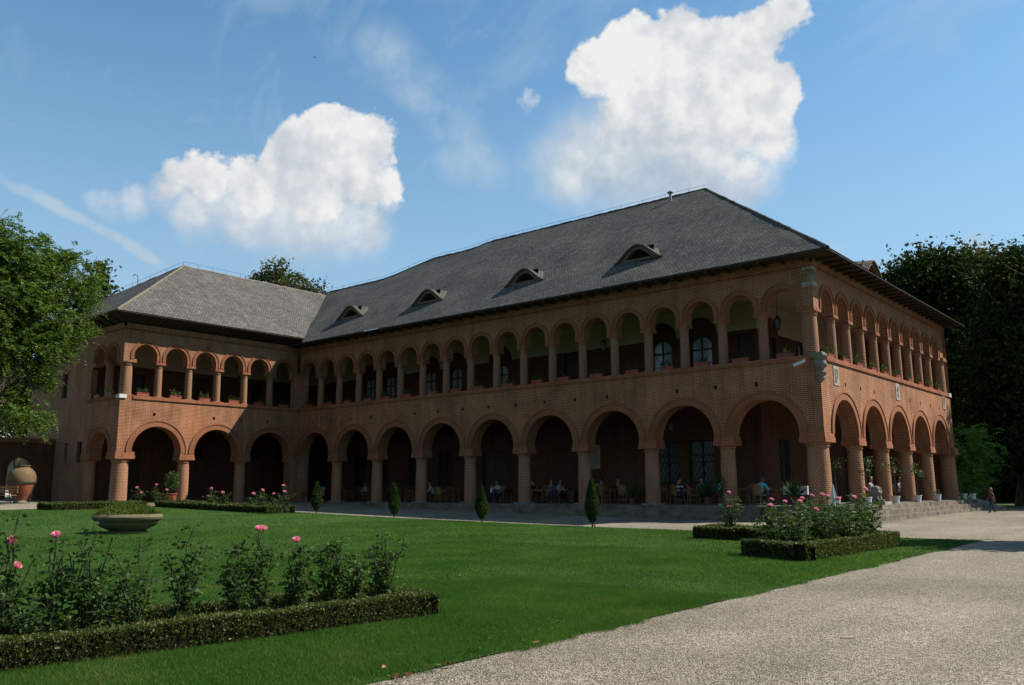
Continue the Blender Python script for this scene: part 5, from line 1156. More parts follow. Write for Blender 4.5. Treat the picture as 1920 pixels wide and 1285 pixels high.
m = MB(); m.lathe([(.56, -.04), (.60, .0), (.60, .05), (.52, .07), (.62, .12), (.80, .20), (.90, .29), (.93, .33), (.90, .35), (.97, .38), (1.03, .44), (1.04, .50), (1.0, .56), (.92, .59), (.86, .57), (.84, .45), (.1, .42)], 44); m.build('bowl', M['urn'], pl, True)
m = MB(); m.lathe([(.01, .52), (.86, .50)], 24); m.build('soil', M['soil'], pl)
rng = np.random.default_rng(5); n = 2600; r = .92*np.sqrt(rng.uniform(0, 1, n)); a = rng.uniform(0, 6.283, n); hh = (.36-.26*(r/.92)**2)*rng.uniform(.25, 1.15, n)*(1+.25*np.sin(a*3))
P = np.stack([r*np.cos(a)*1.04, r*np.sin(a)*1.04, .50+hh], 1); ax = np.stack([np.cos(a)*r*.8, np.sin(a)*r*.8, np.ones(n)*.8], 1)+rng.normal(size=(n, 3))*.5
V, F = leaf_quads(P, ax, rng.uniform(.10, .24, n), .12, .03, rng); V2, F2 = leaf_quads(P+rng.normal(size=P.shape)*.03, ax, rng.uniform(.05, .10, n), .3, .05, rng); V, F = join_arrays([(V, F), (V2, F2)])
o = link('foliage', npmesh('foliage', V, F, M['leaf_fern']), pl); kind(o, 'stuff')

# ------------------------------------------------------------------ flower boxes on the parapet
def flower_box_parts():
    m = MB(); m.box(-.36, .36, -.085, -.075, .0, .20); m.box(-.36, .36, .075, .085, 0, .20); m.box(-.36, -.35, -.075, .075, 0, .20); m.box(.35, .36, -.075, .075, 0, .20); m.box(-.36, .36, -.085, .085, .0, .01)
    m.box(-.38, .38, -.105, -.085, .165, .20); m.box(-.38, -.36, -.085, .085, .165, .2); m.box(.36, .38, -.085, .085, .165, .2); m.box(-.35, .35, -.075, .075, .13, .15, 1)
    box = m.mesh('box', [M['terracotta'], M['soil']]); pls = []
    for sd in range(5):
        rng = np.random.default_rng(200+sd); n = (150, 90, 200, 60, 130)[sd]; x = rng.uniform(-.33, .33, n)*(1 if sd != 3 else .5); h = np.abs(rng.normal(.16, .09, n))*(.6+.6*np.abs(np.sin(x*7+sd)))
        P = np.stack([x, rng.normal(0, .07, n), .16+h], 1); V, F = leaf_quads(P, rng.normal(size=(n, 3))+np.array([0, -.3, .4]), rng.uniform(.05, .10, n), .75, .1, rng); k = np.zeros(n, 'i')
        if sd in (2, 4): k[rng.choice(n, 9)] = 1
        pls.append(npmesh('plants', V, F, [M['leaf_pot'], M['petal_red']], k))
    return box, pls
FB, FP = flower_box_parts()
def flower_box(mw, k, label):
    o = link('flower_box', FB, None, mw); tag(o, label, 'flower box', 'red flower boxes on the gallery parapet'); p = link('plants', FP[k % 5], o); kind(p, 'stuff'); return o
for i, u in enumerate(sorted(cu_m, reverse=True)): flower_box(FR(u+rnd.uniform(-.2, .2), SET+.02, rnd.uniform(-.06, .06), Z_COPT+.003), i*2+1, f'red flower box in the {ORD[i]} arch from the corner along the shaded upper front')
for i, u in enumerate(cu_r): flower_box(FR(-SET-.02, u+rnd.uniform(-.2, .2), PI/2, Z_COPT+.003), i*3, f'red flower box in the {ORD[i]} arch from the corner along the sunlit side front')
for i, u in enumerate(sorted(cu_l)): flower_box(FR(XL-.06, u+rnd.uniform(-.15, .15), PI/2, Z_COPT+.003), i*2, f'red flower box in the {ORD[i]} arch from the outer corner of the left wing')
for i, u in enumerate(cu_e): flower_box(FR(u, YE+.08, 0, Z_COPT+.003), i, ['red flower box in the outer shaded arch of the left wing end', 'red flower box in the shaded end arch next to the wing corner'][i])

# ------------------------------------------------------------------ cafe furniture
M['wicker'] = plain('honey_rattan', (.30, .155, .055), .55, .35, .3, 30.0)
M['table'] = plain('brown_table_timber', (.13, .065, .032), .5, .4, .25, 6.0)
def chair_parts():
    fr = MB()
    for (x, y) in ((-.23, -.22), (.23, -.22)): fr.tube([(x*1.1, y*1.1, 0), (x, y, .43), (x*1.05, y+.02, .66)], .018, 6)
    legs = []
    m0 = MB(); m0.tube([(-.25, -.25, 0), (-.23, -.22, .43), (-.25, -.20, .66)], .018, 6); m1 = MB(); m1.tube([(.25, -.25, 0), (.23, -.22, .43), (.25, -.20, .66)], .018, 6)
    m2 = MB(); m2.tube([(-.22, .27, 0), (-.20, .22, .43), (-.21, .30, .90)], .018, 6); m3 = MB(); m3.tube([(.22, .27, 0), (.20, .22, .43), (.21, .30, .90)], .018, 6)
    legs = [q.mesh('leg', M['wicker'], True) for q in (m0, m1, m2, m3)]
    s = MB(); s.lathe([(.02, .415), (.25, .415), (.265, .43), (.25, .455), (.02, .45)], 18); seat = s.mesh('seat', M['wicker'], True)
    b = MB(); N = 10
    for i in range(N):
        for j in range(4):
            def q(i_, j_): a = -1+2*i_/N; z = .48+.44*j_/4*(1-.10*a*a); return (.24*a, .25+.06*(j_/4)-.06*a*a, z)
            b.quad([q(i, j), q(i+1, j), q(i+1, j+1), q(i, j+1)])
    back = b.mesh('backrest', M['wicker'], True); ar = MB(); ar.tube([(-.25, -.20, .66), (-.30, .05, .68), (-.25, .27, .80), (-.15, .33, .91), (0, .35, .93), (.15, .33, .91), (.25, .27, .80), (.30, .05, .68), (.25, -.20, .66)], .018, 6); arm = ar.mesh('arm_hoop', M['wicker'], True)
    st = MB(); st.tube([(-.24, -.23, .2), (.24, -.23, .2)], .011, 5); st.tube([(-.21, .25, .2), (.21, .25, .2)], .011, 5); st.tube([(-.24, -.23, .2), (-.21, .25, .2)], .011, 5); st.tube([(.24, -.23, .2), (.21, .25, .2)], .011, 5)
    return [('seat', seat), ('backrest', back), ('arm_hoop', arm), ('stretcher', st.mesh('stretcher', M['wicker']))]+[('leg', l) for l in legs]
CHP = chair_parts()
def chair(x, y, rz, label):
    o = empty('wicker_chair', (x, y, Z_FLOOR), rz); tag(o, label, 'chair', 'wicker cafe chairs')
    for n, me in CHP: link(n, me, o)
    return o
def table_parts():
    t = MB(); t.tbox(-.42, .42, -.42, .42, .71, .75, .01); L = []
    for (x, y) in ((-.36, -.36), (.36, -.36), (-.36, .36), (.36, .36)): m = MB(); m.box(x-.03, x+.03, y-.03, y+.03, 0, .709); L.append(m.mesh('leg', M['table']))
    a = MB(); a.box(-.33, .33, -.375, -.355, .62, .709); a.box(-.33, .33, .355, .375, .62, .709); a.box(-.375, -.355, -.33, .33, .62, .709); a.box(.355, .375, -.33, .33, .62, .709)
    return [('table_top', t.mesh('table_top', M['table'])), ('apron', a.mesh('apron', M['table']))]+[('leg', l) for l in L]
TBP = table_parts()
def table(x, y, rz, label):
    o = empty('cafe_table', (x, y, Z_FLOOR), rz); tag(o, label, 'table', 'cafe tables in the lower gallery')
    for n, me in TBP: link(n, me, o)
    return o
def bench_box(px, lab):
    X = float(onY(px, 930, 2.6)[0]); o = empty('wooden_chest', (X, 2.6, Z_FLOOR)); tag(o, lab, 'chest'); m = MB(); m.box(-.55, .55, -.28, .28, .05, .60); m.build('chest_body', M['chest'], o)
    m = MB(); m.tbox(-.58, .58, -.31, .31, .60, .66, .015); m.build('lid', M['chest'], o)
    for sx in (-.5, .5):
        for sy in (-.22, .22): m = MB(); m.box(sx-.04, sx+.04, sy-.04, sy+.04, 0, .05); m.build('foot', M['chest'], o)
M['chest'] = plain('dark_red_timber', (.10, .035, .022), .5, .4, .25, 6.0)

# ------------------------------------------------------------------ people: one continuous skinned figure per pose
M['skin'] = plain('skin', (.42, .24, .16), .55, .3, .08); M['hair_d'] = plain('dark_hair', (.014, .010, .008), .5, .4, .2); M['hair_b'] = plain('brown_hair', (.06, .034, .018), .5, .4, .2)
def cloth(name, c): return plain(name, c, .9, .1, .12, 20.0)
CL = {k: cloth(k+'_cloth', c) for k, c in dict(white=(.62, .64, .68), blue=(.12, .62, .80), navy=(.025, .035, .07), black=(.015, .015, .017), grey=(.18, .18, .19), pale=(.36, .42, .50), jeans=(.05, .07, .13), pink=(.22, .09, .09), stripe=(.10, .12, .16)).items()}
def _stripe(t, b):
    g = t.new('ShaderNodeTexCoord'); sep = t.new('ShaderNodeSeparateXYZ'); t.link(g.outputs['Object'], sep.inputs[0]); f = t.math('GREATER_THAN', t.math('FRACT', t.math('MULTIPLY', sep.outputs[2], 5.5)), .55)
    t.link(t.mix(f, (.02, .025, .05), (.38, .42, .48)), b.inputs['Base Color'])
M['stripe'] = material('striped_knit', _stripe, .9, .1)
M['shoe'] = plain('shoes', (.10, .09, .08), .6, .3)
def figure_mesh(name, pose, h=1.0, lean=.12):
    """pose 'sit' or 'stand'; faces -Y; origin at the floor under the pelvis. One surface by the Skin modifier."""
    V, E, Rr, Tg = [], [], [], []
    def add(p, r, tg, par=None):
        V.append(tuple(p)); Rr.append(r); Tg.append(tg)
        if par is not None: E.append((par, len(V)-1))
        return len(V)-1
    hz = .50 if pose == 'sit' else .90; ly = -lean if pose == 'sit' else -.02
    pel = add((0, 0, hz), (.155, .115), 2); wa = add((0, ly*.3, hz+.17), (.135, .10), 1, pel); ch = add((0, ly*.8, hz+.38), (.165, .115), 1, wa); nk = add((0, ly, hz+.53), (.06, .06), 0, ch)
    hd0 = add((0, ly-.02, hz+.63), (.075, .085), 0, nk); hd1 = add((0, ly-.025, hz+.73), (.082, .098), 0, hd0); hd2 = add((0, ly-.01, hz+.80), (.06, .07), 0, hd1); nose = add((0, ly-.135, hz+.69), (.014, .014), 0, hd1)
    for s in (-1, 1):
        ear = add((s*.085, ly-.005, hz+.70), (.012, .02), 0, hd1)
        sh = add((s*.19, ly*.9, hz+.45), (.062, .062), 1, ch)
        if pose == 'sit': el = (s*.25, ly-.10, hz+.20); wr = (s*.17, ly-.33, hz+.26)
        elif pose == 'walk': el = (s*.23, ly+.08*s, hz+.18); wr = (s*.21, ly-.06+.16*s, hz-.02)
        else: el = (s*.24, ly+.02, hz+.18); wr = (s*.20, ly-.12, hz+.02)
        e_ = add(el, (.045, .045), 1, sh); w_ = add(wr, (.028, .024), 0, e_); d = np.array(wr)-np.array(el); d /= np.linalg.norm(d); pm = add(np.array(wr)+d*.06, (.034, .017), 0, w_)
        sd = np.array([1.0, 0, 0]) if abs(d[0]) < .8 else np.array([0, 1.0, 0])
        for k, (off, ln) in enumerate(((-.028, .055), (-.010, .068), (.010, .064), (.027, .050))): f1 = add(np.array(wr)+d*(.10)+sd*off, (.0095, .0095), 0, pm); add(np.array(wr)+d*(.10+ln*.6)+sd*off+np.array([0, 0, -.02]), (.008, .008), 0, f1)
        t1 = add(np.array(wr)+d*.05-sd*s*.045, (.010, .010), 0, pm); add(np.array(wr)+d*.085-sd*s*.058, (.0085, .0085), 0, t1)
        hp = add((s*.09, -.01, hz-.03), (.098, .095), 2, pel)
        if pose == 'sit': kn = (s*.12, -.44, hz+.02); an = (s*.12, -.40, .09)
        elif pose == 'walk': kn = (s*.09, -.05-.12*s, .48); an = (s*.09, .03-.26*s if s > 0 else .24, .09 if s > 0 else .13)
        else: kn = (s*.10, -.03, .48); an = (s*.10, .0, .09)
        k_ = add(kn, (.064, .064), 2, hp); a_ = add(an, (.042, .042), 2, k_); toe = add((an[0]*1.05, an[1]-.17, .035 if an[2] < .1 else .06), (.038, .028), 3, a_); add((an[0], an[1]+.05, .04 if an[2] < .1 else .08), (.035, .035), 3, a_)
    me = bpy.data.meshes.new(name+'_cage'); me.from_pydata(V, E, []); ob = bpy.data.objects.new(name+'_cage', me); COL.objects.link(ob)
    sk = ob.modifiers.new('skin', 'SKIN'); sk.use_smooth_shade = True
    sv = me.skin_vertices[0].data
    for i, r in enumerate(Rr): sv[i].radius = r; sv[i].use_root = (i == pel)
    su = ob.modifiers.new('sub', 'SUBSURF'); su.levels = 1; su.render_levels = 1
    dg = bpy.context.evaluated_depsgraph_get(); res = bpy.data.meshes.new_from_object(ob.evaluated_get(dg)); bpy.data.objects.remove(ob)
    res.name = name; VV = np.array(V); Ei = np.array(E); T = np.array(Tg); n = len(res.polygons); cen = np.zeros(n*3); res.polygons.foreach_get('center', cen); cen = cen.reshape(-1, 3)
    A, B = VV[Ei[:, 0]], VV[Ei[:, 1]]; idx = np.zeros(n, 'i')
    for i in range(n):
        ab = B-A; t = np.clip(((cen[i]-A)*ab).sum(1)/((ab*ab).sum(1)+1e-9), 0, 1); q = A+ab*t[:, None]; k = int(((cen[i]-q)**2).sum(1).argmin()); idx[i] = T[Ei[k, 1]] if t[k] > .5 or T[Ei[k, 0]] == 2 else T[Ei[k, 0]]
    res.materials.clear()
    for _ in range(4): res.materials.append(M['skin'])
    res.polygons.foreach_set('material_index', idx); res.polygons.foreach_set('use_smooth', np.ones(n, bool)); res.update()
    return res, (0, ly, hz)
FIG = {'sit': figure_mesh('person_sit', 'sit'), 'stand': figure_mesh('person_stand', 'stand'), 'lean': figure_mesh('person_lean', 'sit', lean=.24), 'walk': figure_mesh('person_walk', 'walk')}
def hair_mesh(long):
    m = MB(); N = 14; rings = []
    for i in range(7):
        ph = PI*(.5-.5*i/6*(1.35 if not long else 1.9)); z = .105*math.sin(ph) if not long or i < 4 else -.05*(i-3); r = .097*max(.25, math.cos(ph)) if i < 4 or not long else .10+.008*(i-3)
        rings.append((r if i else .004, z))
    for (r0, z0), (r1, z1) in zip(rings[:-1], rings[1:]):
        for j in range(N):
            a0, a1 = 2*PI*j/N, 2*PI*(j+1)/N
            if z1 < .02 and math.sin((a0+a1)/2) < -.35: continue      # leave the face open
            m.quad([(r0*math.cos(a0), r0*1.15*math.sin(a0)+.012, z0), (r0*math.cos(a1), r0*1.15*math.sin(a1)+.012, z0), (r1*math.cos(a1), r1*1.15*math.sin(a1)+.012, z1), (r1*math.cos(a0), r1*1.15*math.sin(a0)+.012, z1)])
    return m.mesh('hair', M['hair_d'], True)
HAIR = {False: hair_mesh(False), True: hair_mesh(True)}
ey = MB(); 
for s in (-1, 1): ey.lathe([(.002, -.009), (.009, 0), (.002, .009)], 6, s*.032, -.092)
EYES = ey.mesh('eyes', M['hair_d'])
def person(x, y, rz, pose, top, legs, label, long=False, z=None, sc=1.0, hair='hair_d', skin_arms=True):
    me, (hx, hy, hz) = FIG[pose]; o = link('person', me); o.location = (x, y, Z_FLOOR if z is None else z); o.rotation_euler = (0, 0, rz); o.scale = (sc,)*3; tag(o, label, 'person')
    for i, mt in enumerate((M['skin'], top, legs, M['shoe'])): o.material_slots[i].link = 'OBJECT'; o.material_slots[i].material = mt
    h = link('hair', HAIR[long], o); h.location = (0, hy-.012, hz+.745); h.material_slots[0].link = 'OBJECT'; h.material_slots[0].material = M[hair]
    e = link('eyes', EYES, o); e.location = (0, hy-.022, hz+.715); return o
def Xm(px, Y): return float(onY(px, 930, Y)[0])
FWD, BACK = 0.0, PI
def seat(px, Y, rz, top, legs, label, chair_label, pose='sit', **k):
    x = Xm(px, Y); person(x, Y, rz, pose, top, legs, label, z=Z_FLOOR-.035, **k); chair(x, Y, rz, chair_label)
# tables from the wing end to the corner
table(Xm(664, 2.3), 2.3, 0, 'brown table with an empty chair in the third lower arch from the wing'); chair(Xm(652, 1.7), 1.7, 2.6, 'empty wicker chair at the table nearest the wing')
seat(688, 2.5, -1.2, CL['pale'], CL['navy'], 'person in a pale blue shirt seated beside the third gallery column', 'wicker chair holding the person in pale blue')
seat(741, 2.6, FWD, CL['grey'], CL['black'], 'dark haired person in grey seated behind the slim thuja cone', 'wicker chair holding the dark haired person in grey', long=True); table(Xm(752, 1.9), 1.9, 0, 'brown table before the dark haired person in grey'); chair(Xm(768, 1.6), 1.6, 2.2, 'empty wicker chair beside the slim thuja cone')
seat(814, 2.4, -.9, CL['white'], CL['black'], 'person in a white shirt leaning at a table under the latticed window', 'wicker chair holding the person in white under the window', 'lean'); table(Xm(838, 2.2), 2.2, 0, 'brown table beside the person in white'); chair(Xm(826, 1.2), 1.2, PI, 'empty wicker chair turned with its back to the steps under the latticed window'); chair(Xm(850, 2.1), 2.1, 1.6, 'empty wicker chair beyond the table of the person in white')
seat(937, 2.4, FWD, CL['white'], CL['navy'], 'person in white facing out from the table at the doorway', 'wicker chair holding the person in white at the doorway', 'lean'); table(Xm(943, 1.7), 1.7, 0, 'brown table in front of the double doorway')
person(Xm(921, .95), .95, 2.4, 'stand', CL['white'], CL['navy'], 'small child in a white shirt standing at the table by the doorway', sc=.60, hair='hair_b')
bench_box(962, 'dark red wooden chest beside the doorway'); bench_box(1066, 'dark red wooden chest behind the pair of guests'); bench_box(700, 'dark red wooden chest beside the person in pale blue')
seat(1003, 2.3, -1.5, CL['black'], CL['black'], 'person in black seated beside the column, facing two guests', 'wicker chair holding the person in black beside the column'); table(Xm(1015, 2.2), 2.2, 0, 'brown table between the person in black and two guests')
seat(1029, 1.7, 1.2, CL['grey'], CL['jeans'], 'dark haired guest in dark grey with back to the steps', 'wicker chair holding the guest in dark grey', 'lean'); seat(1047, 2.1, 1.5, CL['pale'], CL['black'], 'guest with dark hair in a pale grey blue top', 'wicker chair holding the guest in pale grey blue', long=True)
seat(1123, 1.5, -2.2, CL['pale'], CL['white'], 'person in pale clothes half hidden by the largest thuja', 'wicker chair holding the person in pale clothes', long=True); seat(1133, 2.4, -1.3, CL['black'], CL['black'], 'person in black seated behind the largest thuja', 'wicker chair holding the person in black behind the thuja')
table(Xm(1150, 1.9), 1.9, 0, 'brown table next to the largest thuja cone'); seat(1163, 2.6, .2, CL['navy'], CL['black'], 'person in navy facing out over a table beside the grassy pot', 'wicker chair holding the person in navy', 'lean'); chair(Xm(1172, 1.1), 1.1, PI, 'empty wicker chair with its back to the steps beside the grassy pot'); chair(Xm(1132, 1.0), 1.0, 2.7, 'empty wicker chair just right of the largest thuja')
seat(1270, 1.6, 2.7, M['stripe'], CL['navy'], 'man in a dark striped pullover seated with his back to the steps', 'wicker chair holding the man in stripes'); table(Xm(1290, 2.4), 2.4, 0, 'brown table before the man in stripes'); table(Xm(1246, 2.2), 2.2, 0, 'brown table beside the fourth column from the corner'); chair(Xm(1300, 1.5), 1.5, 2.3, 'empty wicker chair beside the man in stripes')
seat(1317, 3.0, .3, CL['grey'], CL['black'], 'person in dull brown grey facing out behind the potted bushes', 'wicker chair holding the person behind the bushes'); seat(1349, 2.6, 1.3, CL['blue'], CL['jeans'], 'person in a blue shirt half hidden behind a brick column', 'wicker chair holding the person in the blue shirt')
seat(1426, .75, PI-.3, CL['blue'], CL['jeans'], 'woman with long black hair in a bright turquoise top, seated back to the steps', 'wicker chair holding the woman in turquoise', long=True); table(Xm(1408, 2.1), 2.1, 0, 'brown table before the woman in turquoise'); chair(Xm(1447, 1.6), 1.6, 2.2, 'empty wicker chair beside the woman in turquoise'); chair(Xm(1395, 1.9), 1.9, -1.2, 'empty wicker chair across from the woman in turquoise')
def Yr(px, X): return float(onX(px, 930, X)[1])
for (px, X, rz, top, leg, lab, cl_) in ((1629, -2.2, 1.6, CL['white'], CL['black'], 'person in white seated inside the sunlit side gallery', 'wicker chair of the person in white inside the side gallery'), (1641, -2.4, -1.2, CL['grey'], CL['black'], 'person in grey seated inside the sunlit side gallery behind the lion', 'wicker chair of the person in grey behind the lion'), (1684, -2.2, 1.4, CL['pale'], CL['grey'], 'person in pale grey seated in the third arch of the side gallery', 'wicker chair of the person in pale grey in the third arch')):
    y = Yr(px, X); person(X, y, rz, 'sit', top, leg, lab, z=Z_FLOOR-.035); chair(X, y, rz, cl_)
table(-2.3, Yr(1634, -2.3), 0, 'brown table between the two people in the side gallery')
gp = onG(1862, 962); person(float(gp[0]), float(gp[1]), -.9, 'walk', CL['pink'], CL['jeans'], 'child in a dull pink top and jeans walking on the gravel', long=True, z=gzf(gp[0], gp[1]), sc=.74, hair='hair_b')
# pushchair in the first arch by the wing
sx = Xm(612, .2); st_ = empty('pushchair', (sx, -.2, Z_FLOOR), .9); tag(st_, 'folded back pushchair with pink and blue cover by the dark doorway', 'pushchair')
m = MB(); m.tube([(-.22, .35, 1.0), (-.22, -.05, .55), (-.22, -.35, .10)], .014, 6); m.tube([(.22, .35, 1.0), (.22, -.05, .55), (.22, -.35, .10)], .014, 6); m.tube([(-.22, .35, 1.0), (.22, .35, 1.0)], .016, 6); m.tube([(-.22, -.05, .55), (-.22, .30, .10)], .014, 6); m.tube([(.22, -.05, .55), (.22, .30, .10)], .014, 6); m.build('frame', M['iron'], st_)
m = MB(); m.box(-.19, .19, -.24, .06, .40, .45); m.raw([(-.19, .04, .43), (.19, .04, .43), (.19, .26, .88), (-.19, .26, .88), (-.19, .09, .41), (.19, .09, .41), (.19, .31, .86), (-.19, .31, .86)], [(0,1,2,3),(4,5,6,7),(0,3,7,4),(1,2,6,5),(2,3,7,6)]); m.build('seat', CL['pink'], st_)
m = MB(); m.lathe([(.26, 0), (.24, .10), (.16, .19), (.02, .23)], 12, 0, 0, 0, 1.0, 0, PI); o = m.build('hood', CL['blue'], st_, True); o.location = (0, .12, .78); o.rotation_euler = (-.5, 0, 0)
for (x, y) in ((-.24, -.34), (.24, -.34), (-.24, .30), (.24, .30)): m = MB(); m.lathe([(.05, -.02), (.09, -.018), (.095, 0), (.09, .018), (.05, .02)], 14); o = m.build('wheel', M['iron'], st_); o.location = (x, y, .095); o.rotation_euler = (0, PI/2, 0)

# ------------------------------------------------------------------ pots, statue, cloth
def pot_mesh(r, h, mat): m = MB(); m.lathe([(r*.72, 0), (r*.78, h*.3), (r*.95, h*.9), (r*1.05, h*.91), (r*1.05, h), (r*.9, h), (r*.85, h*.86), (.01, h*.86)], 18); return m.mesh('pot', mat, True)
POTW = pot_mesh(.19, .34, M['white_pl']); M['pot_dark'] = plain('dark_clay', (.16, .07, .045), .8, .2, .2); POTT = pot_mesh(.18, .28, M['pot_dark']); POTB = pot_mesh(.22, .34, M['pot_dark'])
def tuft(n, h, r, leaf, asp, seed, mat, up=.8, shape='ball', stem=0.0):
    rng = np.random.default_rng(seed); d = unit(rng.normal(size=(n, 3))); rr = rng.uniform(.3, 1, n)**.5
    if shape == 'ball': P = d*rr[:, None]*np.array([r, r, h/2])+np.array([0, 0, stem+h/2]); ax = d+rng.normal(size=(n, 3))*.5
    else:   # arching strap leaves from the centre
        P = np.zeros((n, 3)); a = rng.uniform(0, 6.283, n); el = rng.uniform(.35, 1.4, n); ax = np.stack([np.cos(a)*np.cos(el), np.sin(a)*np.cos(el), np.sin(el)], 1); P = ax*leaf*.5+np.array([0, 0, stem])
    V, F = leaf_quads(P, ax, leaf*rng.uniform(.7, 1.2, n), asp, .08 if shape == 'ball' else .02, rng); return npmesh('foliage', V, F, mat)
def potted(name, x, y, z, pot, potmat_h, fol, label, cat='potted plant', stem=None, blooms=0, seed=0):
    o = empty(name, (x, y, z)); tag(o, label, cat); link('pot', pot, o)
    if stem: m = MB(); m.tube([(0, 0, potmat_h*.8), (.02, .01, stem*.6), (0, 0, stem+.2)], [.02, .016, .012], 6); m.build('stem', M['bark'], o)
    f = link('foliage', fol, o); f.location = (0, 0, potmat_h*.85); kind(f, 'stuff'); rng = np.random.default_rng(seed)
    for i in range(blooms): b = link('bloom', BLOOMS[i % 2], o); a = rng.uniform(0, 6.28); b.location = (.24*math.cos(a), .24*math.sin(a), (stem or .3)+rng.uniform(.1, .5)); b.scale = (1.4,)*3
    return o
STR = tuft(46, 1, 1, .95, .055, 301, M['leaf_pot'], shape='strap'); YUC = tuft(60, 1, 1, .80, .07, 302, M['leaf_pot'], shape='strap')
potted('grassy_pot', Xm(1186, .6), .6, Z_FLOOR, POTT, .32, STR, 'arching grassy plant in a pot beside a brick column', seed=1)
potted('leafy_pot', Xm(1328, .3), .3, Z_FLOOR, POTB, .42, tuft(60, 1, 1, .85, .06, 303, M['leaf_pot'], shape='strap'), 'tall strap leaved plant in a pot next to the rounded bush', seed=2)
potted('bushy_pot', Xm(1355, .2), .2, Z_FLOOR, POTB, .42, tuft(900, 1.0, .42, .09, .5, 304, M['leaf_thuja']), 'rounded dense bush in a pot on the top step', seed=3)
potted('yucca_pot', Xm(1491, .1), .1, Z_FLOOR, POTB, .42, YUC, 'spiky yucca in a pot before the white serving table', seed=4)
potted('fern_pot', Xm(566, .4), .4, Z_FLOOR, POTT, .32, tuft(300, .5, .3, .10, .6, 305, M['leaf_pot']), 'dark leafy pot plant beside the dark doorway of the wing', seed=5)
tp = onX(320, 940, XL+.8); potted('terracotta_pot', float(tp[0]), float(tp[1]), .90, pot_mesh(.34, .62, M['terracotta']), .62, tuft(420, 1.2, .45, .13, .7, 306, M['leaf_pot'], stem=.2), 'large red clay pot with a leafy shrub before the sunlit wing', stem=1.0, seed=6)
def standard(sd):
    rng = np.random.default_rng(sd); parts = []
    for _ in range(9):
        c = np.array([rng.normal(0, .16), rng.normal(0, .16), 1.0+rng.uniform(0, .65)]); n = 26; P = c+rng.normal(size=(n, 3))*.10; parts.append(leaf_quads(P, rng.normal(size=(n, 3))+np.array([0, 0, -.2]), rng.uniform(.06, .10, n), .65, .1, rng))
    V, F = join_arrays(parts); return npmesh('foliage', V, F, M['leaf_pot'])
for i, (px, X, lab, bl_, fo) in enumerate(((1568, -.9, 'standard rose tree inside the first sunlit side arch', 0, 1), (1626, .62, 'white pot with a rose tree beside the stone lion', 0, 1), (1679, .55, 'white pot with a rose tree bearing pink flowers at the third side column', 2, 1), (1720.5, .55, 'white pot with a rose tree bearing pale flowers at the fourth side column', 1, 1), (1758, .55, 'white pot with a thin plant at the fifth side column', 0, 0), (1809, .9, 'white pot with a small plant at the terrace end', 0, 0), (1825, 1.2, 'white pot with a small plant, outermost at the terrace end', 0, 0))):
    y = Yr(px, X) if px < 1800 else YFAR+(.0 if px < 1815 else .3)
    if px > 1800: X = float(onY(px, 940, y)[0])
    potted('white_pot', X, y, Z_FLOOR, POTW, .34, standard(310+i) if fo else tuft(70, .35, .2, .08, .6, 320+i, M['leaf_pot']), lab, stem=1.25 if fo else None, blooms=bl_, seed=i)
# couchant stone lion on a slab, facing the gravel
lx, ly = .55, Yr(1640, .55); lion = empty('stone_lion', (lx, ly, Z_FLOOR), 1.35); tag(lion, 'weathered seated stone lion on a slab on the top step', 'statue')
m = MB(); m.tbox(-.26, .26, -.62, .45, 0, .13, .02); m.build('slab', M['stone'], lion)
def lion_body():
    V = [(0, .26, .26), (0, .05, .32), (0, -.08, .46), (0, -.10, .58), (0, -.13, .68), (0, -.26, .64), (-.13, -.14, .34), (-.13, -.26, .17), (-.13, -.40, .16), (.13, -.14, .34), (.13, -.26, .17), (.13, -.40, .16), (-.15, .20, .24), (-.19, -.02, .19), (-.19, -.14, .17), (.15, .20, .24), (.19, -.02, .19), (.19, -.14, .17), (0, .36, .2), (.16, .40, .17), (-.10, -.08, .80), (.10, -.08, .80)]
    E = [(0, 1), (1, 2), (2, 3), (3, 4), (4, 5), (2, 6), (6, 7), (7, 8), (2, 9), (9, 10), (10, 11), (0, 12), (12, 13), (13, 14), (0, 15), (15, 16), (16, 17), (0, 18), (18, 19), (4, 20), (4, 21)]
    Rr = [.17, .18, .20, .23, .21, .10, .08, .06, .055, .08, .06, .055, .11, .08, .055, .11, .08, .055, .04, .03, .03, .03]
    me = bpy.data.meshes.new('lion_cage'); me.from_pydata(V, E, []); ob = bpy.data.objects.new('lion_cage', me); COL.objects.link(ob); ob.modifiers.new('s', 'SKIN')
    for i, r in enumerate(Rr): me.skin_vertices[0].data[i].radius = (r, r); me.skin_vertices[0].data[i].use_root = i == 0
    su = ob.modifiers.new('u', 'SUBSURF'); su.levels = su.render_levels = 2; res = bpy.data.meshes.new_from_object(ob.evaluated_get(bpy.context.evaluated_depsgraph_get())); bpy.data.objects.remove(ob); res.name = 'body'; res.materials.clear(); res.materials.append(M['stone_grey']); res.polygons.foreach_set('use_smooth', np.ones(len(res.polygons), bool)); return res
link('body', lion_body(), lion)
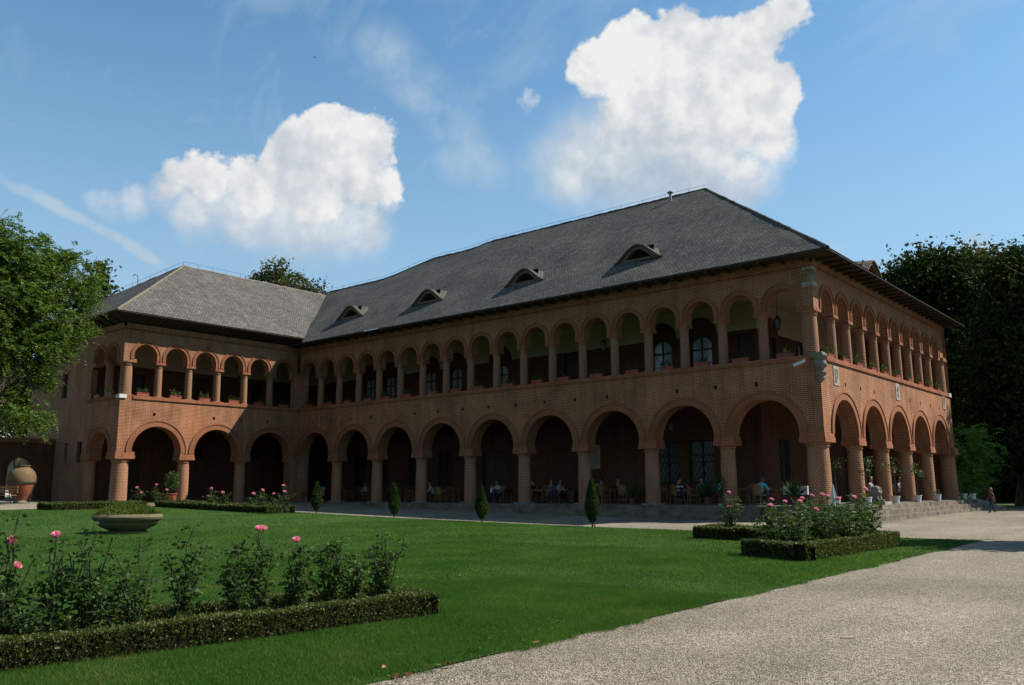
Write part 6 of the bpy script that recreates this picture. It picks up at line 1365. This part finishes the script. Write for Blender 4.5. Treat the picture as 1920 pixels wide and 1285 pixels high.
# serving table with white cloth, folded white cloth by the corner column
t_ = empty('serving_table', (Xm(1497, 2.0), 2.0, Z_FLOOR)); tag(t_, 'white draped serving table beside the corner column', 'table')
m = MB(); m.box(-.52, .52, -.30, .30, .78, .82); m.build('table_top', M['white_pl'], t_)
m = MB(); N = 40
for k in range(N):
    a0, a1 = k/N, (k+1)/N
    def per(a):
        q = a*4
        if q < 1: return (-.54+1.08*q, -.32)
        if q < 2: return (.54, -.32+.64*(q-1))
        if q < 3: return (.54-1.08*(q-2), .32)
        return (-.54, .32-.64*(q-3))
    p0, p1 = per(a0), per(a1); w0, w1 = 1+.03*math.sin(k*1.9), 1+.03*math.sin((k+1)*1.9); m.quad([(p0[0], p0[1], .825), (p1[0], p1[1], .825), (p1[0]*w1, p1[1]*w1, .45), (p0[0]*w0, p0[1]*w0, .45)])
m.quad([(-.54, -.32, .825), (.54, -.32, .825), (.54, .32, .825), (-.54, .32, .825)]); m.build('cloth', CL['white'], t_)
for (x, y) in ((-.48, -.26), (.48, -.26), (-.48, .26), (.48, .26)): m = MB(); m.tube([(x, y, 0), (x, y, .78)], .022, 6); m.build('leg', M['iron'], t_)
cx_, cy_ = .30, Yr(1563, .30); fc = empty('folded_cloth', (cx_, cy_, Z_FLOOR)); tag(fc, 'white cloth hanging in a narrow fold beside the corner column', 'cloth')
m = MB(); N = 18
for k in range(N):
    a0, a1 = 2*PI*k/N, 2*PI*(k+1)/N; f = lambda a, i: (1+.25*math.cos(a*5+i))
    for (z0, r0, z1, r1) in ((0, .15, .35, .11), (.35, .11, .7, .05), (.7, .05, .88, .015)):
        m.quad([(r0*f(a0, 0)*math.cos(a0), r0*f(a0, 0)*math.sin(a0), z0), (r0*f(a1, 0)*math.cos(a1), r0*f(a1, 0)*math.sin(a1), z0), (r1*f(a1, 0)*math.cos(a1), r1*f(a1, 0)*math.sin(a1), z1), (r1*f(a0, 0)*math.cos(a0), r1*f(a0, 0)*math.sin(a0), z1)])
m.build('cloth', CL['white'], fc, True)

# a bird high over the roof
bp_ = CAM+ray(590, 108)*70.0; bird = empty('bird', tuple(map(float, bp_))); bird.scale = (.5, .5, .5); tag(bird, 'tiny dark bird flying high over the left wing', 'bird')
m = MB(); m.tube([(-.14, 0, 0), (-.05, 0, .01), (.08, 0, .01), (.20, 0, 0), (.26, 0, .0)], [.02, .05, .05, .025, .01], 8); m.build('body', CL['black'], bird, True)
for s_ in (-1, 1): m = MB(); m.raw([(.08, 0, .02), (-.06, 0, .02), (-.04, s_*.22, .10), (.05, s_*.20, .10), (-.06, s_*.42, .05)], [(0, 1, 2, 3), (3, 2, 4)]); m.build('wing', CL['black'], bird)
